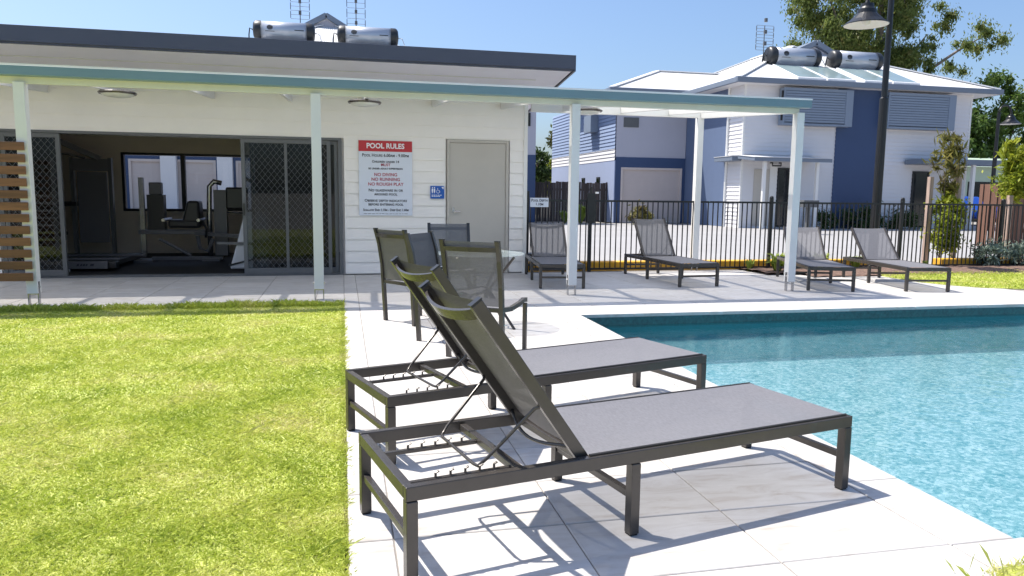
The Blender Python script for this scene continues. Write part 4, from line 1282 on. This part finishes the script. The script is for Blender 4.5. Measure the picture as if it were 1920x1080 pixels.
def blob(cx, cy, cz, rx, ry, rz__, n, rr, rs=1):
    r_ = random.Random(rs); C_ = []; Q = []
    while len(C_) < n:
        p = (r_.uniform(-1, 1), r_.uniform(-1, 1), r_.uniform(-1, 1))
        l = math.sqrt(sum(q * q for q in p))
        if l > 1 or l < .25: continue
        C_.append((cx + p[0] * rx, cy + p[1] * ry, cz + p[2] * rz__)); Q.append(rr * r_.uniform(.6, 1.3))
    return C_, Q
def tree(label, loc_, trunk, limbs, clumps, n, size, lm, cat='tree', group=None, name='tree', droop=.3, asp=.4, bark='bark'):
    t = thing(name, label, cat, loc_, 0, group)
    L0 = Vector(loc_)
    b = MB(); b.tube([Vector(p) - L0 for p in trunk[0]], trunk[1], 9)
    tr = b.build('trunk', bark, t, smooth=True)
    for pts_, rr in limbs:
        MB().tube([Vector(p) - L0 for p in pts_], rr, 6).build('limb', bark, tr, smooth=True)
    v = leaves(clumps[0], clumps[1], n, size, droop, asp) - np.array(loc_)
    link('crown', raw_mesh('crown', v, 4, lm), t)
    return t
# large gum tree behind the townhouse
E0 = (38.5, 50, 0)
cl = []; rd = []
def addc(cx, cy, cz, rx, ry, rz__, n, rr, s):
    a, c = blob(cx, cy, cz, rx, ry, rz__, n, rr, s); cl.extend(a); rd.extend(c)
k50 = 50 / 48.
addc(34.4, 50, 15.6, 3.0, 3, 2.6, 26, .9, 1)      # left top
addc(34.0, 50, 12.6, 2.4, 3, 1.8, 20, .8, 2)
addc(38.2, 50, 13.2, 3.4, 3, 3.0, 36, .9, 3)
addc(39.5, 50, 17.0, 4.5, 3, 2.2, 24, 1.0, 4)
addc(42.2, 50, 15.2, 2.2, 3, 1.5, 9, .75, 5)
addc(40.4, 50, 11.2, 2.0, 2, 1.5, 14, .65, 6)
addc(43.0, 50, 12.0, 1.3, 2, 1.3, 7, .6, 7)
addc(47.6, 50, 13.6, 1.9, 2, 1.0, 9, .6, 8)
addc(46.2, 50, 11.4, .9, 1.5, .7, 4, .45, 9)
addc(44.2, 50, 14.3, .7, 1.5, .6, 3, .5, 10)
addc(36.6, 50, 20, 5, 3, 2.5, 20, 1.1, 12)
tree('tall gum tree with loose crown behind the white townhouse', E0,
     ([(38.5, 50, 0), (38.6, 50, 6), (38.9, 50, 10), (39.0, 50, 14), (38.6, 50, 19)], [.55, .42, .36, .26, .1]),
     [([(38.8, 50, 9), (41, 50, 11), (43, 50, 13.5)], [.2, .14, .05]), ([(39.0, 50, 8.5), (43.5, 50, 11), (46, 50, 12.6), (48.2, 50, 13.8)], [.2, .13, .09, .03]),
      ([(38.8, 50, 10), (36, 50, 13), (34.4, 50, 16)], [.2, .13, .05]), ([(38.9, 50, 12), (41, 50, 16), (42.5, 50, 18)], [.15, .1, .04]), ([(38.7, 50, 8), (41.5, 50, 9.6), (43, 50, 12)], [.14, .09, .03]), ([(38.6, 50, 9), (35.5, 50, 11), (33.5, 50, 13)], [.15, .1, .04])],
     (cl, rd), 100000, .13, 'gum_leaf', droop=.8, asp=.36)
def simple_tree(label, x, y, zc, rx, rz__, n, lm, size=.16, seed=1, h0=0, group='trees beyond the houses', cn=60, rr=.6):
    C_, Q = blob(x, y, zc, rx, rx * .8, rz__, cn, rr, seed)
    tree(label, (x, y, 0), ([(x, y, 0), (x + .1, y, zc * .5), (x, y, zc + rz__ * .5)], [.22, .16, .04]), [([(x, y, zc * .5), (x + rx * .6, y, zc + rz__ * .2)], [.1, .03]), ([(x, y, zc * .45), (x - rx * .6, y, zc + rz__ * .1)], [.1, .03])], (C_, Q), n, size, lm, group=group)
simple_tree('dark leafy tree touching the right edge of the white townhouse', 36.6, 44, 4.4, 2.0, 3.0, 12000, 'dark_leaf', seed=21)
simple_tree('broad green tree behind the small far street lamp', 41.0, 45, 4.0, 3.0, 4.0, 20000, 'mid_leaf', seed=22, cn=80)
simple_tree('rounded bright green tree crown at the right edge of the view', 45.4, 45, 6.6, 2.6, 3.8, 15000, 'mid_leaf', seed=23)
simple_tree('deep green tree low behind the pale green shed', 40.0, 50, 4.0, 4.5, 3.2, 14000, 'dark_leaf', seed=24, cn=50, rr=1.0)
simple_tree('dark tree standing left in the gap between the houses', 12.2, 47, 2.9, .8, 1.2, 4500, 'dark_leaf', seed=25, cn=24, rr=.4, size=.14)
simple_tree('olive and rust leaved tree beside the blue house wall', 14.5, 48.5, 4.8, .9, 1.2, 4500, 'olive_leaf', seed=26, cn=26, rr=.4, size=.14)
simple_tree('bright green shrubby tree low in the gap between the houses', 13.8, 48, 2.5, 1.1, 1.2, 4000, 'lime_leaf', seed=27, cn=26, rr=.4, size=.14)
simple_tree('far hedge tree behind the dark paling fence', 9.6, 52, 2.0, 2.4, 1.5, 3000, 'mid_leaf', seed=28, cn=26, rr=.6)
# young staked trees by the fence
def young(label, x, y, stakes, lower, upper, lm2):
    t = thing('young_tree', label, 'tree', (x, y, 0), 0, 'young staked trees along the pool fence')
    L0 = np.array((x, y, 0))
    MB().tube([(0, 0, 0), (.02, 0, .8), (-.01, 0, 1.6), (.04, 0, 2.45)], [.018, .014, .011, .004], 7).build('trunk', 'bark', t)
    MB().tube([(.0, 0, .1), (-.06, .02, .35), (-.05, .02, .6)], .007, 5).build('limb', 'bark', t)
    link('crown', raw_mesh('crown', leaves(*lower, 3600, .047, .2, .45) - L0, 4, 'lime_leaf' if 1 else ''), t)
    link('upper_foliage', raw_mesh('upper_foliage', leaves(*upper, 800, .10, .5, .2) - L0, 4, lm2), t)
def column(x, y, z0, z1, r, n, s, rr=.5):
    r_ = random.Random(s); C_ = []; Q = []
    for i in range(n):
        z = z0 + (z1 - z0) * r_.random(); f = math.sin(math.pi * (.12 + .8 * (z - z0) / (z1 - z0))) ** .6
        C_.append((x + r_.uniform(-1, 1) * r * f * .7, y + r_.uniform(-1, 1) * r * f * .7, z)); Q.append(r * rr * r_.uniform(.6, 1.2))
    return C_, Q
young('young leafy tree with bronze top, tied between two timber stakes', 11.55, 12.62, None, column(11.58, 12.55, .34, 1.33, .30, 34, 5), column(11.62, 12.60, 1.45, 2.5, .36, 24, 6, .4), 'bronze_leaf')
young('young yellow green tree cut off by the right edge of the view', 13.45, 12.9, None, column(13.5, 12.9, 1.4, 2.15, .42, 26, 8), column(13.4, 12.9, 1.9, 2.5, .25, 12, 9, .5), 'lime_leaf')
for i, (x, y, h, lab) in enumerate(((11.30, 12.72, 1.72, 'pale timber stake left of the bronze topped young tree'), (11.90, 12.66, 1.80, 'pale timber stake right of the bronze topped young tree'), (13.25, 12.75, 1.38, 'pale timber stake before the rightmost young tree'))):
    t = MB().box(-.042, .042, -.042, .042, 0, h).build('tree_stake', 'stake', None, .004, loc=(x, y, 0)); tag(t, lab, 'stake', 'timber stakes')
def bush(label, x, y, z, rx, rz__, n, lm, size, seed, name='shrub', cat='shrub', group='shrubs'):
    t = thing(name, label, cat, (x, y, 0), 0, group)
    C_, Q = blob(x, y, z, rx, rx * .8, rz__, 16, rx * .45, seed)
    b = MB(); r_ = random.Random(seed)
    for k in range(6): b.tube([(0, 0, 0), (r_.uniform(-.5, .5) * rx, r_.uniform(-.4, .4) * rx, z)], [.012, .004], 5)
    b.build('stem', 'bark', t)
    link('foliage', raw_mesh('foliage', leaves(C_, Q, n, size, -.3, .25) - np.array((x, y, 0)), 4, lm), t)
bush('silvery green shrub left of the pair below the timber fence', 12.15, 12.0, .22, .30, .20, 1500, 'blue_leaf', .05, 31)
bush('taller silvery green shrub right of the pair below the timber fence', 12.85, 12.0, .27, .36, .27, 2000, 'blue_leaf', .05, 32)
bush('dark low shrub at the foot of the navy panel', 21.7, 28.0, .35, .9, .5, 1500, 'dark_leaf', .12, 33)
bush('dark low shrub left of the navy panel by the porch', 19.9, 28.1, .3, .5, .4, 900, 'dark_leaf', .1, 34)
bush('dark low shrub right of the lamp pole by the townhouse wall', 23.6, 28.0, .3, .7, .45, 1200, 'dark_leaf', .11, 35)
bush('dry pinkish shrub in front of the beige garage door', 12.95, 31.5, .45, .55, .5, 1100, 'bronze_leaf', .12, 36)
def tuft(label, x, y, n, h, seed, mt='strap_leaf'):
    t = thing('grass_tuft', label, 'plant', (x, y, 0), 0, 'strappy plants in the garden')
    r_ = random.Random(seed); b = MB()
    for k in range(n):
        a = r_.uniform(0, 6.283); l = h * r_.uniform(.6, 1.1); s = r_.uniform(.3, .9); w_ = .012 * h / .3
        d = Vector((math.cos(a), math.sin(a), 0)); q = Vector((-d.y, d.x, 0)) * w_
        p0 = d * .03; p1 = d * (l * s * .45) + Vector((0, 0, l * .65)); p2 = d * (l * s) + Vector((0, 0, l * (.9 - .35 * s)))
        b.quad(p0 - q, p0 + q, p1 + q, p1 - q); b.quad(p1 - q, p1 + q, p2)
    b.build('leaves', mt, t)
for i, (x, y, n, h, lab) in enumerate(((7.18, 11.35, 60, .46, 'strappy green tuft directly behind the rightmost front pergola post'), (6.95, 11.85, 34, .28, 'tiny strappy tuft at the left end of the garden bed'), (8.15, 11.6, 70, .46, 'strappy yellow green tuft behind the gap of the two right loungers'), (9.0, 11.75, 44, .36, 'strappy tuft behind the rightmost lounger backrest'), (7.6, 11.7, 44, .38, 'strappy tuft behind the half hidden lounger'), (10.5, 11.8, 16, .22, 'small strappy tuft left of the staked young tree'))):
    tuft(lab, x, y, n, h, 40 + i)
tuft('tall bright ornamental grass before the dark paling fence', 10.6, 32.8, 120, 1.15, 60)
tuft('lower bright ornamental grass by the dark paling fence', 9.9, 33.0, 70, .8, 61)

# letterbox by the townhouse
t = thing('letterbox', 'small dark letterbox on a post before the townhouse porch', 'letterbox', (16.2, 23.9, 0))
MB().box(-.06, .06, -.06, .06, 0, .95).build('post', 'grey_frame', t); MB().box(-.3, .3, -.2, .2, .95, 1.2).build('box', 'grey_frame', t, .01)

# ------------------------------------------------------------------ gym equipment
t = thing('cable_machine', 'black lat pulldown cable machine at the back left of the gym', 'gym machine', (-4.55, 15.3, 0))
for x in (-.30, .34): MB().box(x, x + .06, -.05, .05, 0, 1.86).build('upright', 'grey_frame', t)
MB().box(-.24, .34, -.05, .05, 1.62, 1.84).build('top_plate', 'machine_grey', t)
MB().box(-.2, .3, .0, .03, .3, 1.6).build('shroud', 'machine_grey', t)
MB().bar((.2, 0, 1.84), (-.52, -.5, 2.22), .07, .09).build('boom', 'machine_grey', t)
MB().tube([(-.95, -.5, 1.84), (-.8, -.5, 1.90), (-.2, -.5, 1.90), (.1, -.5, 1.83)], .017, 8).build('lat_bar', 'steel', t)
MB().tube([(-.45, -.5, 2.18), (-.45, -.5, 1.9)], .006, 6).build('cable', 'black_metal', t)
MB().box(-.95, -.1, -.45, -.33, .98, 1.06).build('knee_pad', 'vinyl', t)
MB().box(-.75, -.35, -.55, -.15, .45, .52).build('seat', 'vinyl', t, .02)
MB().tube([(-.55, -.35, 0), (-.55, -.35, .46)], .03, 8).build('seat_post', 'machine_grey', t)
t = thing('treadmill', 'low silver treadmill end just inside the gym door at left', 'treadmill', (-4.15, 12.75, 0))
MB().box(-.7, .55, 0, .05, .05, .17).build('end_plate', 'machine_grey', t, .01)
MB().box(.555, .68, .0, .2, .05, .16).build('corner_guard', 'vinyl', t, .02)
MB().box(-.7, .6, .06, 1.9, .08, .15).build('deck', 'vinyl', t)
MB().box(-.7, .62, .45, .5, .155, .185).build('rail', 'machine_grey', t); MB().box(-.7, .8, 1.2, 1.25, .155, .185).build('rail', 'machine_grey', t)
MB().tube([(.0, .02, .0), (.0, .02, .05)], .02, 8).build('foot', 'steel', t)
b = MB()          # the illegible dark lettering on the end plate
for x0, w_ in ((-.08, .045), (.11, .03), (.16, .025), (.195, .03), (.235, .025), (.30, .05)):
    b.prism([(x0, .098), (x0 + w_, .098), (x0 + w_ + .012, .13), (x0 + .012, .13)], -.002, -.0005)
b.build('lettering', 'ink', t)
t = thing('leg_machine', 'black leg extension machine with padded seat before the gym window', 'gym machine', (-3.0, 14.5, 0))
MB().box(-.52, -.44, -.03, .05, .1, 1.50).build('upright', 'steel', t)
MB().box(-.40, -.12, .0, .2, .55, 1.2).build('weight_stack', 'vinyl', t); MB().box(-.36, -.16, .0, .2, 1.2, 1.42).build('stack_cover', 'machine_grey', t, .02)
MB().box(-.55, .55, -.06, .06, .50, .58).build('beam', 'machine_grey', t, .01)
MB().hexa([(.18, -.2, .62), (.52, -.2, .62), (.52, .2, .62), (.18, .2, .62), (.30, -.2, 1.10), (.50, -.2, 1.10), (.50, .2, 1.10), (.30, .2, 1.10)]).build('back_pad', 'vinyl', t, .04)
MB().box(-.02, .5, -.22, .22, .62, .76).build('seat_pad', 'vinyl', t, .04)
MB().tube([(-.2, -.1, .42), (.32, -.1, .12)], .025, 8).build('strut', 'machine_grey', t)
MB().box(-.35, .85, -.05, .05, .04, .09).build('base', 'machine_grey', t); MB().box(-.6, -.3, -.25, .25, .0, .05).build('foot', 'machine_grey', t)
MB().tube([(.46, -.2, .48), (.5, -.2, .25), (.62, -.2, .2), (.72, -.2, .42)], .035, 8).build('roller_arm', 'machine_grey', t)
MB().tube([(.55, -.22, .75), (.62, -.22, .6), (.6, -.22, .45)], .02, 8).build('grip', 'vinyl', t)
for x in (-.08, .5): MB().tube([(x, -.3, .76), (x, .3, .76)], .03, 8).build('handle', 'steel', t)
t = thing('press_machine', 'tall grey press machine right of the padded seat in the gym', 'gym machine', (-2.1, 14.6, 0))
MB().tube([(-.28, 0, 0), (-.28, 0, .8), (-.26, 0, 1.36), (-.18, 0, 1.45), (-.05, 0, 1.42)], .045, 10).build('frame_tube', 'steel', t, smooth=True)
MB().box(-.20, .02, .02, .2, .1, 1.3).build('weight_stack', 'machine_grey', t)
MB().box(.02, .4, -.05, .08, .95, 1.35).build('back_pad', 'vinyl', t, .03)
MB().tube([(.05, -.1, .9), (.45, -.1, .9)], .025, 8).build('handle', 'steel', t)
MB().box(-.4, -.1, -.2, .3, 0, .06).build('foot', 'machine_grey', t)
MB().bar((-.5, -.2, .52), (.6, -.5, .46), .05, .06).build('press_arm', 'machine_grey', t)
t = thing('exercise_bike', 'white exercise machine body behind the screen door edge', 'gym machine', (-1.45, 12.75, 0))
MB().prism([(-.33, .04), (.3, .04), (.3, .95), (-.08, .95), (-.2, .5)], -.12, .12).build('body', 'machine_white', t, .03)
MB().bar((-.34, -.13, .10), (.28, -.13, .26), .01, .03).build('stripe', 'vinyl', t)
MB().bar((-.5, -.14, .46), (.28, -.14, .44), .03, .04).build('rail', 'machine_grey', t)
MB().tube([(.1, 0, .95), (.1, 0, 1.4), (-.1, 0, 1.5)], .03, 8).build('handlebar', 'machine_grey', t)
